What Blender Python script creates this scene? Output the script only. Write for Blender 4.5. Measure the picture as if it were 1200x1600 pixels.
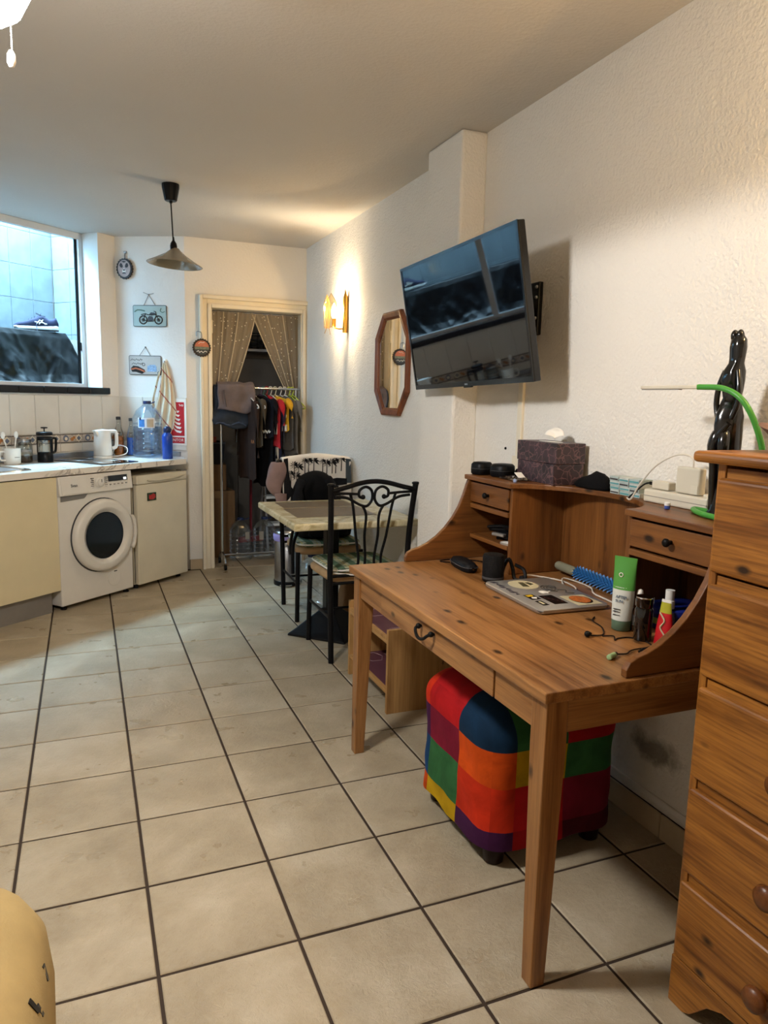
import bpy, bmesh, math, random
from mathutils import Vector, Matrix, noise
random.seed(7)
for o in list(bpy.data.objects): bpy.data.objects.remove(o)
scene = bpy.context.scene
COL = scene.collection
PI = math.pi

# ------------------------------------------------------------------ camera
cam = bpy.data.cameras.new('camera'); camo = bpy.data.objects.new('camera', cam); COL.objects.link(camo)
cam.sensor_fit = 'HORIZONTAL'; cam.sensor_width = 36.0; cam.lens = 36.0*1140.3/1200; cam.clip_start = .02
RX, RY, RZ = (0.9263, -0.3761, 0.0231), (-0.0365, -0.1506, -0.9879), (0.3750, 0.9143, -0.1532)
camo.matrix_world = Matrix(((RX[0], -RY[0], -RZ[0], .234), (RX[1], -RY[1], -RZ[1], -4.798), (RX[2], -RY[2], -RZ[2], 1.390), (0, 0, 0, 1)))
scene.camera = camo

# ------------------------------------------------------------------ kitchen frame (u along the counter, n towards the window)
KA = math.radians(40.5); KU = (math.cos(KA), math.sin(KA)); KN = (-math.sin(KA), math.cos(KA)); KP = (.064, .19)
def kw(u, n, z=0.0): return (KP[0]+u*KU[0]+n*KN[0], KP[1]+u*KU[1]+n*KN[1], z)

# ------------------------------------------------------------------ world, daylight, exposure
w = bpy.data.worlds.new('world'); scene.world = w; w.use_nodes = True
w.node_tree.nodes['Background'].inputs[0].default_value = (.70, .85, 1.0, 1); w.node_tree.nodes['Background'].inputs[1].default_value = 2.5
vs = scene.view_settings; vs.view_transform = 'Standard'; vs.look = 'None'; vs.gamma = 1; vs.exposure = 0.63
try: vs.use_curve_mapping = False
except Exception: pass
def area_light(name, loc, target, sx, sy, power, col):
    l = bpy.data.lights.new(name, 'AREA'); l.shape = 'RECTANGLE'; l.size = sx; l.size_y = sy; l.energy = power; l.color = col
    o = bpy.data.objects.new(name, l); COL.objects.link(o); o.location = loc
    o.rotation_euler = (Vector(target)-Vector(loc)).to_track_quat('-Z', 'Y').to_euler(); return o
# first lamp: daylight falling down the open light well outside the kitchen window
area_light('light_well_daylight', kw(.35, 1.40, 3.45), kw(.45, .80, 2.0), 1.9, .6, 300, (.50, .73, 1.0))
area_light('light_well_added_fill', kw(-1.05, 1.28, 2.75), kw(.9, .45, 1.75), .75, 1.1, 44, (.32, .60, 1.0))  # added fill lamp, aimed through the window to brighten the corner wall
def down_light(name, loc, power, col, r=.03):
    l = bpy.data.lights.new(name, 'SPOT'); l.energy = power; l.color = col; l.shadow_soft_size = r; l.spot_size = math.radians(178); l.spot_blend = .08
    o = bpy.data.objects.new(name, l); COL.objects.link(o); o.location = loc; return o
def point_light(name, loc, power, col, r=.03):
    l = bpy.data.lights.new(name, 'POINT'); l.energy = power; l.color = col; l.shadow_soft_size = r
    o = bpy.data.objects.new(name, l); COL.objects.link(o); o.location = loc; return o

# ------------------------------------------------------------------ materials
def lin(h):
    h = h.lstrip('#'); c = [int(h[i:i+2], 16)/255 for i in (0, 2, 4)]
    return tuple((x/12.92 if x <= .04045 else ((x+.055)/1.055)**2.4) for x in c)
MATS = {}
class NT:
    def __init__(s, name):
        s.m = bpy.data.materials.new(name); s.m.use_nodes = True; s.t = s.m.node_tree; s.n = s.t.nodes
        s.b = s.n['Principled BSDF']; s.out = s.n['Material Output']
    def new(s, typ, **kw):
        x = s.n.new(typ)
        for k, v in kw.items(): setattr(x, k, v)
        return x
    def link(s, a, b): s.t.links.new(a, b)
    def coords(s, scale=(1, 1, 1), rnd=0.0):
        tc = s.new('ShaderNodeTexCoord'); mp = s.new('ShaderNodeMapping'); mp.inputs['Scale'].default_value = scale
        if rnd:
            oi = s.new('ShaderNodeObjectInfo'); mu = s.new('ShaderNodeMath', operation='MULTIPLY'); mu.inputs[1].default_value = rnd
            s.link(oi.outputs['Random'], mu.inputs[0]); cb = s.new('ShaderNodeCombineXYZ')
            for i in range(3): s.link(mu.outputs[0], cb.inputs[i])
            s.link(cb.outputs[0], mp.inputs['Location'])
        s.link(tc.outputs['Object'], mp.inputs['Vector']); return mp.outputs[0]
    def noise(s, vec, scale, detail=3, rough=.55, dist=0):
        x = s.new('ShaderNodeTexNoise'); x.inputs['Scale'].default_value = scale; x.inputs['Detail'].default_value = detail
        x.inputs['Roughness'].default_value = rough; x.inputs['Distortion'].default_value = dist
        s.link(vec, x.inputs['Vector']); return x.outputs['Fac']
    def ramp(s, fac, stops):
        r = s.new('ShaderNodeValToRGB'); e = r.color_ramp.elements
        while len(e) < len(stops): e.new(.5)
        for i, (p, c) in enumerate(stops): e[i].position = p; e[i].color = (*c[:3], 1)
        s.link(fac, r.inputs[0]); return r.outputs[0]
    def mix(s, fac, a, b, mode='MIX'):
        x = s.new('ShaderNodeMix', data_type='RGBA', blend_type=mode)
        for sock, v in ((x.inputs[0], fac), (x.inputs[6], a), (x.inputs[7], b)):
            if hasattr(v, 'is_linked'): s.link(v, sock)
            elif isinstance(v, (int, float)): sock.default_value = v
            else: sock.default_value = (*v[:3], 1)
        return x.outputs[2]
    def bump(s, h, strength, dist=.01):
        x = s.new('ShaderNodeBump'); x.inputs['Strength'].default_value = strength; x.inputs['Distance'].default_value = dist
        s.link(h, x.inputs['Height']); s.link(x.outputs[0], s.b.inputs['Normal']); return x
    def setp(s, **kw):
        for k, v in kw.items(): s.b.inputs[k].default_value = v
def M(name, hexc, rough=.5, metal=0, var=.12, vs=7, bump=0, bs=60, coat=0, sheen=0, spec=.4):
    if name in MATS: return MATS[name]
    t = NT(name); c = lin(hexc); v = t.coords(rnd=9)
    n = t.noise(v, vs, 4)
    col = t.ramp(n, [(.3, tuple(x*(1-var) for x in c)), (.7, tuple(min(1, x*(1+var)) for x in c))])
    t.link(col, t.b.inputs['Base Color']); t.setp(Roughness=rough, Metallic=metal)
    t.b.inputs['Specular IOR Level'].default_value = spec*(.4 if max(c) < .02 and rough > .3 else 1)
    if coat: t.b.inputs['Coat Weight'].default_value = coat; t.b.inputs['Coat Roughness'].default_value = .08
    if sheen: t.b.inputs['Sheen Weight'].default_value = sheen
    if bump: t.bump(t.noise(v, bs, 4), bump, .004)
    MATS[name] = t.m; return t.m
def WOOD(name, light, dark, axis='y', rough=.38, knots=.10, fine=1.0, ln=.35):
    key = name+axis
    if key in MATS: return MATS[key]
    t = NT(key); ax = 'xyz'.index(axis)
    def sc(al, ac): r = [ac]*3; r[ax] = al; return tuple(r)
    a, b = lin(light), lin(dark)
    n1 = t.noise(t.coords(sc(.9, 13*fine), 11), 2.2, 5, .6, .35)
    base = t.ramp(n1, [(.30, b), (.48, tuple((x*.65+y*.35) for x, y in zip(a, b))), (.66, a)])
    n2 = t.noise(t.coords(sc(1.5, 70*fine), 17), 3, 3, .6)
    base = t.mix(ln, base, t.ramp(n2, [(.35, (.45, .40, .36)), (.6, (1, 1, 1))]), 'MULTIPLY')
    n3 = t.noise(t.coords(sc(.35, 1.6), 23), 2.4, 2)
    base = t.mix(.5, base, t.ramp(n3, [(.35, (.68, .62, .58)), (.65, (1, 1, 1))]), 'MULTIPLY')
    vo = t.new('ShaderNodeTexVoronoi'); vo.inputs['Scale'].default_value = 1.0; t.link(t.coords(sc(6.0, 11.0), 31), vo.inputs['Vector'])
    kc = tuple(x*.16 for x in b)
    base = t.mix(t.ramp(vo.outputs['Distance'], [(knots*.7, (1, 1, 1)), (knots*1.7, (0, 0, 0))]), base, kc)
    t.link(base, t.b.inputs['Base Color']); t.setp(Roughness=rough); t.b.inputs['Specular IOR Level'].default_value = .4
    t.bump(n2, .10, .002); MATS[key] = t.m; return t.m
def CLEAR(name, hexc, tint=.85, gloss=.10, rough=.05, fres=.55):
    if name in MATS: return MATS[name]
    t = NT(name); c = lin(hexc)
    tr = t.new('ShaderNodeBsdfTransparent'); n = t.noise(t.coords(rnd=5), 12, 2)
    t.link(t.ramp(n, [(.3, tuple(x*tint*.96 for x in c)), (.7, tuple(min(1, x*tint*1.04) for x in c))]), tr.inputs[0])
    gl = t.new('ShaderNodeBsdfGlossy'); gl.inputs['Roughness'].default_value = rough; gl.inputs[0].default_value = (1, 1, 1, 1)
    lw = t.new('ShaderNodeLayerWeight'); lw.inputs['Blend'].default_value = .35
    ad = t.new('ShaderNodeMath', operation='MULTIPLY_ADD'); ad.inputs[1].default_value = fres; ad.inputs[2].default_value = gloss; t.link(lw.outputs['Fresnel'], ad.inputs[0])
    mx = t.new('ShaderNodeMixShader'); t.link(ad.outputs[0], mx.inputs[0]); t.link(tr.outputs[0], mx.inputs[1]); t.link(gl.outputs[0], mx.inputs[2])
    t.link(mx.outputs[0], t.out.inputs[0]); MATS[name] = t.m; return t.m
def GLOW(name, hexc, strength):
    if name in MATS: return MATS[name]
    t = NT(name); c = lin(hexc); n = t.noise(t.coords(), 5, 1)
    t.link(t.ramp(n, [(.2, tuple(x*.97 for x in c)), (.8, c)]), t.b.inputs['Emission Color']); t.setp(Roughness=.3)
    t.b.inputs['Base Color'].default_value = (*c, 1); t.b.inputs['Emission Strength'].default_value = strength
    MATS[name] = t.m; return t.m

# ------------------------------------------------------------------ mesh builder
class MB:
    def __init__(s): s.v = []; s.f = []
    def add(s, vs, fs):
        k = len(s.v); s.v += [tuple(p) for p in vs]; s.f += [tuple(i+k for i in f) for f in fs]; return s
    def box(s, x0, x1, y0, y1, z0, z1):
        x0, x1 = sorted((x0, x1)); y0, y1 = sorted((y0, y1)); z0, z1 = sorted((z0, z1))
        return s.add([(x0, y0, z0), (x1, y0, z0), (x1, y1, z0), (x0, y1, z0), (x0, y0, z1), (x1, y0, z1), (x1, y1, z1), (x0, y1, z1)],
                     [(0, 3, 2, 1), (4, 5, 6, 7), (0, 1, 5, 4), (1, 2, 6, 5), (2, 3, 7, 6), (3, 0, 4, 7)])
    def cbox(s, c, d, rz=0, mat=None):
        m = mat or Matrix.Rotation(rz, 3, 'Z'); h = [x/2 for x in d]
        pts = [Vector(c)+m@Vector((a*h[0], b*h[1], e*h[2])) for a, b, e in ((-1, -1, -1), (1, -1, -1), (1, 1, -1), (-1, 1, -1), (-1, -1, 1), (1, -1, 1), (1, 1, 1), (-1, 1, 1))]
        return s.add(pts, [(0, 3, 2, 1), (4, 5, 6, 7), (0, 1, 5, 4), (1, 2, 6, 5), (2, 3, 7, 6), (3, 0, 4, 7)])
    def loft(s, loops, cap=True):
        n = len(loops[0]); vs = [p for l in loops for p in l]; fs = []
        for i in range(len(loops)-1):
            for j in range(n):
                k = (j+1) % n; fs.append((i*n+j, i*n+k, (i+1)*n+k, (i+1)*n+j))
        if cap: fs.append(tuple(reversed(range(n)))); fs.append(tuple((len(loops)-1)*n+j for j in range(n)))
        return s.add(vs, fs)
    def lathe(s, prof, c=(0, 0, 0), n=24, mat=None, cap=True, sx=1, sy=1, p=2.0, rz=0):
        loops = []
        for r, z in prof:
            l = []
            for j in range(n):
                a = 2*PI*j/n; ca, sa = math.cos(a), math.sin(a)
                q = r*(abs(ca)**p+abs(sa)**p)**(-1/p) if p != 2 else r
                x, y = q*ca*sx, q*sa*sy
                v = Vector((x*math.cos(rz)-y*math.sin(rz), x*math.sin(rz)+y*math.cos(rz), z))
                if mat: v = mat@v
                l.append(Vector(c)+v)
            loops.append(l)
        return s.loft(loops, cap)
    def tube(s, path, r, n=8, cap=True, closed=False):
        P = [Vector(p) for p in path]; R = r if isinstance(r, (list, tuple)) else [r]*len(P); loops = []; up = None
        for i, p in enumerate(P):
            a = P[i-1] if (i > 0 or closed) else p; b = P[(i+1) % len(P)] if (i < len(P)-1 or closed) else p
            t = (b-a).normalized()
            if up is None: up = Vector((0, 0, 1)) if abs(t.z) < .9 else Vector((1, 0, 0))
            x = up-t*up.dot(t)
            if x.length < 1e-6: x = t.orthogonal()
            x.normalize(); y = t.cross(x); up = x
            loops.append([p+(x*math.cos(2*PI*j/n)+y*math.sin(2*PI*j/n))*R[i] for j in range(n)])
        if closed: loops.append(loops[0]); cap = False
        return s.loft(loops, cap)
    def prism(s, poly, fn, t0, t1):
        n = len(poly); vs = [fn(a, b, t0) for a, b in poly]+[fn(a, b, t1) for a, b in poly]
        fs = [tuple(reversed(range(n))), tuple(range(n, 2*n))]+[(j, (j+1) % n, n+(j+1) % n, n+j) for j in range(n)]
        return s.add(vs, fs)
    def grid(s, fn, nu, nv):
        vs = [fn(i/nu, j/nv) for i in range(nu+1) for j in range(nv+1)]; w = nv+1
        return s.add(vs, [(i*w+j, (i+1)*w+j, (i+1)*w+j+1, i*w+j+1) for i in range(nu) for j in range(nv)])
    def ball(s, c, r, n=12, m=8, sx=1, sy=1, sz=1):
        return s.lathe([(max(1e-4, r*math.sin(PI*k/m)), -r*math.cos(PI*k/m)*sz) for k in range(m+1)], c, n, sx=sx, sy=sy)
def smooth_path(pts, k=6, closed=False):
    P = [Vector(p) for p in pts]; out = []; n = len(P)
    for i in range(n if closed else n-1):
        p0 = P[(i-1) % n] if (closed or i > 0) else P[0]; p1 = P[i]; p2 = P[(i+1) % n]; p3 = P[(i+2) % n] if (closed or i+2 < n) else P[-1]
        for j in range(k):
            t = j/k
            out.append(.5*((2*p1)+(-p0+p2)*t+(2*p0-5*p1+4*p2-p3)*t*t+(-p0+3*p1-3*p2+p3)*t**3))
    if not closed: out.append(P[-1])
    return out
def origin(o):
    v = Vector((0, 0, 0))
    while o is not None: v += o.location; o = o.parent
    return v
def build(name, mb, mat, parent=None, loc=None, rz=0, local=False, smooth=False, bevel=0, solid=0, seg=2):
    """one mesh object; vertices are world coordinates unless local=True"""
    me = bpy.data.meshes.new(name); base = Vector(loc) if loc else Vector((0, 0, 0))
    off = Vector((0, 0, 0)) if local else origin(parent)+base
    me.from_pydata([tuple(Vector(p)-off) for p in mb.v], [], mb.f); me.validate()
    bm = bmesh.new(); bm.from_mesh(me); bmesh.ops.remove_doubles(bm, verts=bm.verts, dist=1e-6); bmesh.ops.recalc_face_normals(bm, faces=bm.faces); bm.to_mesh(me); bm.free()
    if mat: me.materials.append(mat)
    if smooth:
        for p in me.polygons: p.use_smooth = True
        try: me.set_sharp_from_angle(angle=math.radians(smooth if smooth > 1 else 42))
        except Exception: pass
    o = bpy.data.objects.new(name, me); COL.objects.link(o); o.parent = parent; o.location = base; o.rotation_euler = (0, 0, rz)
    if solid: md = o.modifiers.new('solid', 'SOLIDIFY'); md.thickness = solid; md.offset = 0
    if bevel:
        md = o.modifiers.new('bevel', 'BEVEL'); md.width = bevel; md.segments = seg; md.limit_method = 'ANGLE'; md.angle_limit = math.radians(40); md.harden_normals = False
    return o
def tag(o, label=None, cat=None, group=None, kind=None):
    if label: o['label'] = label
    if cat: o['category'] = cat
    if group: o['group'] = group
    if kind: o['kind'] = kind
    return o
def root(name, label, cat, loc, rz=0, group=None):
    o = bpy.data.objects.new(name, None); COL.objects.link(o); o.location = loc; o.rotation_euler = (0, 0, rz); o.empty_display_size = .05
    return tag(o, label, cat, group)
def struct(name, mb, mat, parent=None, **k):
    o = build(name, mb, mat, parent, **k)
    if parent is None: tag(o, kind='structure')
    return o
def inst(src, parent, loc, rz=0, name=None):
    c = src.copy(); COL.objects.link(c); c.parent = parent; c.location = loc; c.rotation_euler = (0, 0, rz)
    return c
def text(s, size, pos, xdir, ydir, mat, parent, name='lettering', depth=.0006, local=False):
    cu = bpy.data.curves.new('t', 'FONT'); cu.body = s; cu.size = size; cu.align_x = 'CENTER'; cu.align_y = 'CENTER'; cu.extrude = depth; cu.resolution_u = 2
    to = bpy.data.objects.new('t', cu); COL.objects.link(to)
    me = bpy.data.meshes.new_from_object(to.evaluated_get(bpy.context.evaluated_depsgraph_get()))
    bpy.data.objects.remove(to); bpy.data.curves.remove(cu)
    x = Vector(xdir).normalized(); y = Vector(ydir).normalized(); z = x.cross(y)
    off = Vector((0, 0, 0)) if local else origin(parent)
    m = Matrix((x, y, z)).transposed()
    for v in me.vertices: v.co = m@v.co+Vector(pos)-off
    me.materials.clear(); me.materials.append(mat)
    o = bpy.data.objects.new(name, me); COL.objects.link(o); o.parent = parent; return o

# ------------------------------------------------------------------ setting: materials
H = 2.56
def plaster(name, hexc, bump, scale=120, stain=False):
    t = NT(name); c = lin(hexc); v = t.coords()
    col = t.ramp(t.noise(v, 1.3, 3), [(.3, tuple(x*.96 for x in c)), (.7, c)])
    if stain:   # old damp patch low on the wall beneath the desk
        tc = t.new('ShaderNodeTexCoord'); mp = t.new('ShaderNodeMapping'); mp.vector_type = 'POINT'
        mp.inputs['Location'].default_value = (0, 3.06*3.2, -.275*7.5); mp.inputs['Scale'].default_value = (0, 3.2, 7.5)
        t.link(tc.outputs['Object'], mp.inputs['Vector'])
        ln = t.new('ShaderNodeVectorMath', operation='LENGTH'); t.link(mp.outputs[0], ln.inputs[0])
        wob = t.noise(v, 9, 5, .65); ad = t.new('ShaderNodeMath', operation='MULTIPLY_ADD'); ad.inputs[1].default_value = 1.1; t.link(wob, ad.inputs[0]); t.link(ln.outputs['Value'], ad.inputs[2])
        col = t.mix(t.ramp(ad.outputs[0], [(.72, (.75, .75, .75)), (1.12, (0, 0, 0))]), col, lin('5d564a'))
    t.link(col, t.b.inputs['Base Color']); t.setp(Roughness=.75); t.b.inputs['Specular IOR Level'].default_value = .25
    n1 = t.noise(v, scale, 2, .5); n2 = t.noise(v, 14, 2)
    ad = t.new('ShaderNodeMath', operation='MULTIPLY_ADD'); ad.inputs[1].default_value = 1.2; t.link(n2, ad.inputs[0]); t.link(n1, ad.inputs[2])
    t.bump(ad.outputs[0], bump, .006); return t.m
m_wall = plaster('rough_white_plaster', 'e4e0d8', .75, 90, True)
m_wall2 = plaster('smooth_white_plaster', 'e4e1db', .30, 60)
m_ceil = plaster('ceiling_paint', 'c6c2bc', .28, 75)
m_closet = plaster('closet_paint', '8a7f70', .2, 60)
def tilemat():
    t = NT('beige_floor_tile'); v = t.coords(rnd=40)
    a = t.noise(v, 3.2, 5, .6, .4)
    col = t.ramp(a, [(.25, lin('968870')), (.5, lin('ab9d84')), (.75, lin('c1b59e'))])
    col = t.mix(.5, col, t.ramp(t.noise(v, 14, 4, .7), [(.35, (.86, .83, .78)), (.6, (1, 1, 1))]), 'MULTIPLY')
    sp = t.noise(v, 110, 2, .5)
    col = t.mix(t.ramp(sp, [(.71, (0, 0, 0)), (.77, (.55, .55, .55))]), col, lin('75634b'))
    t.link(col, t.b.inputs['Base Color'])
    t.link(t.ramp(t.noise(v, 7, 3), [(.3, (.26, .26, .26)), (.7, (.42, .42, .42))]), t.b.inputs['Roughness'])
    h = t.noise(v, 55, 6, .72, .8); t.bump(h, .7, .006); return t.m
m_tile = tilemat()
m_grout = M('dark_brown_grout', '35281d', .85, bump=.2)
m_white = M('white_gloss_paint', 'e3ddcf', .4, var=.04)
m_cream_frame = M('cream_door_paint', 'e2d8c2', .38, var=.04)
m_walltile = M('white_wall_tile', 'd9d4ca', .16, var=.04)
m_blacktile = M('black_glazed_tile', '17171a', .15, var=.2)
m_alu = M('white_aluminium', 'd8dadb', .3, var=.03)
m_black = M('black_plastic', '101012', .35, var=.2)
m_skirt = M('beige_skirting_tile', 'b3a186', .35, var=.1)
m_welltile = M('light_well_tile', '6f7a80', .12, var=.03)

# ------------------------------------------------------------------ floor: grout bed and the single tiles
fl = struct('floor', MB().box(-2.46, 2.25, -6.25, 2.55, -.06, -.004), m_grout)
def tile_mesh(sx, sy, g=.0045, c=.003, h=.004, mat=None):
    x0, x1, y0, y1 = g, sx-g, g, sy-g
    me = bpy.data.meshes.new('floor_tile')
    me.from_pydata([(x0, y0, -h), (x1, y0, -h), (x1, y1, -h), (x0, y1, -h), (x0, y0, -.0025), (x1, y0, -.0025), (x1, y1, -.0025), (x0, y1, -.0025),
                    (x0+c, y0+c, 0), (x1-c, y0+c, 0), (x1-c, y1-c, 0), (x0+c, y1-c, 0)], [],
                   [(8, 9, 10, 11)]+[(4+i, 4+(i+1) % 4, 8+(i+1) % 4, 8+i) for i in range(4)]+[(i, (i+1) % 4, 4+(i+1) % 4, 4+i) for i in range(4)])
    me.materials.append(mat or m_tile); return me
full = tile_mesh(.35, .35); cut = tile_mesh(.172, .35)
for i in range(-7, 6):
    for j in range(-16, 5):
        x, y = i*.35, j*.35; cx, cy = x+.175, y+.175
        n = (cx-KP[0])*KN[0]+(cy-KP[1])*KN[1]
        if n > .55 and cy < 1.1 and cx < .7: continue
        if cy > 1.06 and (cx < .95 or j > 4): continue
        if cx < .6 and cy > .9: continue
        me = cut if (i == 5 and j < 3) else full
        o = bpy.data.objects.new('floor_tile', me); COL.objects.link(o); o.parent = fl; o.location = (x, y, random.uniform(-.0004, .0004))

# ------------------------------------------------------------------ ceiling and walls
W1 = kw(1.08, .61); Q = (.97, 1.08)
pol = [(-2.5, -6.3), (2.3, -6.3), (2.3, 2.6), (.9, 2.6), (.9, 1.55)]+[kw(1.12, .85)[:2], kw(-3.1, .85)[:2]]
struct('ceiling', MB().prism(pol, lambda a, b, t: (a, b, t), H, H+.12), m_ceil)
wr = struct('wall_right', MB().box(1.925, 2.06, -6.3, 1.08, 0, H), m_wall)
build('pilaster', MB().box(1.80, 1.93, -1.78, -1.43, 0, H), m_wall, wr, bevel=.012)
build('cable_trunking', MB().box(1.912, 1.926, -2.185, -2.150, 1.14, 1.62), m_cream_frame, wr, bevel=.003)
build('socket_box', MB().box(1.905, 1.926, -2.20, -2.135, 1.10, 1.165), m_cream_frame, wr, bevel=.004)
build('screw', MB().ball((1.923, -2.055, 1.19), .006, 8, 6), m_black, wr)
build('painted_ledge', MB().box(1.917, 1.926, -6.2, -1.79, .10, .125), m_wall2, wr, bevel=.006)
struct('wall_back', MB().box(.97, 1.15, 1.08, 1.20, 0, H).box(1.15, 1.90, 1.08, 1.20, 2.06, H).box(1.90, 2.06, 1.08, 1.20, 0, H), m_wall2)
dP = Vector((Q[0]-W1[0], Q[1]-W1[1], 0)); LP = dP.length; dP.normalize(); nP = Vector((-dP.y, dP.x, 0))   # nP points out of the room
if nP.y < 0: nP = -nP
def pw(t, z, d=0.0): return Vector((W1[0], W1[1], 0))+dP*t-nP*d+Vector((0, 0, z))      # d = distance in front of the wall
wc = struct('wall_corner', MB().add([pw(-.02, 0), pw(LP, 0), pw(LP, 0, -.12), pw(-.02, 0, -.12), pw(-.02, H), pw(LP, H), pw(LP, H, -.12), pw(-.02, H, -.12)],
            [(0, 3, 2, 1), (4, 5, 6, 7), (0, 1, 5, 4), (1, 2, 6, 5), (2, 3, 7, 6), (3, 0, 4, 7)]), m_wall2)
def kbox(mb, u0, u1, n0, n1, z0, z1):
    q = [kw(u0, n0), kw(u1, n0), kw(u1, n1), kw(u0, n1)]
    return mb.add([(a, b, z0) for a, b, _ in q]+[(a, b, z1) for a, b, _ in q], [(0, 3, 2, 1), (4, 5, 6, 7), (0, 1, 5, 4), (1, 2, 6, 5), (2, 3, 7, 6), (3, 0, 4, 7)])
wk = struct('wall_kitchen', kbox(kbox(kbox(MB(), -3.0, 1.10, .61, .85, 0, 1.415), .92, 1.10, .61, .85, 1.415, H), -3.0, -.75, .61, .85, 1.415, H), m_wall2)
struct('wall_left', MB().box(-2.55, -2.40, -6.3, -1.0, 0, H), m_wall2)
struct('wall_front', MB().box(-2.5, 2.0, -6.35, -6.22, 0, H), m_wall2)
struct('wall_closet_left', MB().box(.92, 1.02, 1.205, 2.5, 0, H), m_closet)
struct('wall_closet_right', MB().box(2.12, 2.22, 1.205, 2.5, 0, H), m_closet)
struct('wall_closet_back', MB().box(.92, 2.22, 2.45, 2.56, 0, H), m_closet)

# kitchen wall tiles, border with motifs, and tiles on the corner wall
def kobj(name, u0, u1, n0, n1, z0, z1, mat, parent, bevel=.0025):
    return build(name, kbox(MB(), u0, u1, n0, n1, z0, z1), mat, parent, bevel=bevel, seg=1)
m_bord = M('border_tile_glaze', 'b9ada0', .25, var=.25, vs=60); m_ring = M('blue_grey_glaze', '6d7486', .25, var=.3, vs=90); m_org = M('orange_glaze', 'a9703f', .3, var=.35, vs=80); m_dia = M('cream_glaze', 'd8cdb8', .25); m_line = M('dark_border_line', '4c463f', .3)
def kdisc(mb, u, n, z, r, ns, d=.0022, sides=16, rot=0):
    mb.prism([(r*math.cos(2*PI*k/sides+rot), r*math.sin(2*PI*k/sides+rot)) for k in range(sides)], lambda a, b, t: kw(u+a, n-t, z+b), 0, d); return mb
for k in range(-5, 6):
    u0 = .127-.194+k*.194+.0015; u1 = min(u0+.191, 1.075)
    if u1-u0 < .02: continue
    kobj('wall_tile', u0, u1, .603, .612, 1.088, 1.362, m_walltile, wk)
    kobj('wall_tile', u0, u1, .603, .612, .955, 1.014, m_walltile, wk)
    b = kobj('border_tile', u0, u1, .602, .612, 1.017, 1.085, m_bord, wk)
    if u1-u0 > .15:
        um = (u0+u1)/2
        build('border_line', kbox(kbox(MB(), u0, u1, .6005, .6025, 1.077, 1.083), u0, u1, .6005, .6025, 1.019, 1.025), m_line, b)
        build('motif', kdisc(MB(), um-.05, .602, 1.051, .024, 0), m_ring, b)
        build('motif', kdisc(MB(), um-.05, .6, 1.049, .012, 0), m_dia, b)
        build('motif', kdisc(kdisc(MB(), um+.005, .602, 1.045, .014, 0, sides=7), um+.022, .602, 1.056, .012, 0, sides=6), m_org, b)
        build('motif', kdisc(MB(), um+.062, .602, 1.051, .030, 0, sides=4), m_dia, b)
        build('motif', kdisc(MB(), um+.062, .600, 1.051, .018, 0, sides=4), m_ring, b)
def pbox(t0, t1, z0, z1, d0, d1):
    return MB().add([pw(t0, z0, d0), pw(t1, z0, d0), pw(t1, z0, d1), pw(t0, z0, d1), pw(t0, z1, d0), pw(t1, z1, d0), pw(t1, z1, d1), pw(t0, z1, d1)],
                    [(0, 3, 2, 1), (4, 5, 6, 7), (0, 1, 5, 4), (1, 2, 6, 5), (2, 3, 7, 6), (3, 0, 4, 7)])
for k in range(3):
    t0 = .012+k*.187; t1 = min(t0+.184, LP-.002)
    build('wall_tile', pbox(t0, t1, 1.088, 1.362, -.002, .007), m_walltile, wc, bevel=.002, seg=1)
    build('wall_tile', pbox(t0, t1, .955, 1.085 if k else 1.014, -.002, .007), m_walltile, wc, bevel=.002, seg=1)
build('border_tile', pbox(.012, .196, 1.017, 1.085, -.002, .008), m_bord, wc)

# black sill under the window, one tile after the other
sill = struct('trim_1', kbox(MB(), -.9, .965, .60, .77, 1.366, 1.374), m_walltile)
for k in range(-5, 5):
    u1 = .966-(4-k)*.196; kobj('sill_tile', u1-.193, u1, .572, .775, 1.375, 1.424, m_blacktile, sill, .006)

# window in its reveal
win = root('window_1', None, None, kw(.09, .80, 1.42)); tag(win, kind='structure')
build('frame', kbox(kbox(kbox(kbox(MB(), -.75, .92, .772, .815, 1.424, 1.450), -.75, .92, .772, .815, 2.515, H), .885, .92, .772, .815, 1.450, 2.515), -.75, -.70, .772, .815, 1.450, 2.515), m_alu, win, bevel=.003)
build('mullion', kbox(MB(), .02, .075, .778, .812, 1.450, 2.515), m_alu, win, bevel=.003)
build('seal', kbox(MB(), .866, .885, .792, .802, 1.452, 2.515), m_black, win)
m_glass = CLEAR('window_glass', 'f2fbfa', .97, .0, .02, .0)
build('pane', kbox(MB(), -.70, .02, .794, .800, 1.451, 2.515), m_glass, win)
build('pane', kbox(MB(), .075, .866, .794, .800, 1.451, 2.515), m_glass, win)
build('catch', kbox(MB(), .872, .884, .776, .792, 1.70, 1.76), m_black, win)

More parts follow.
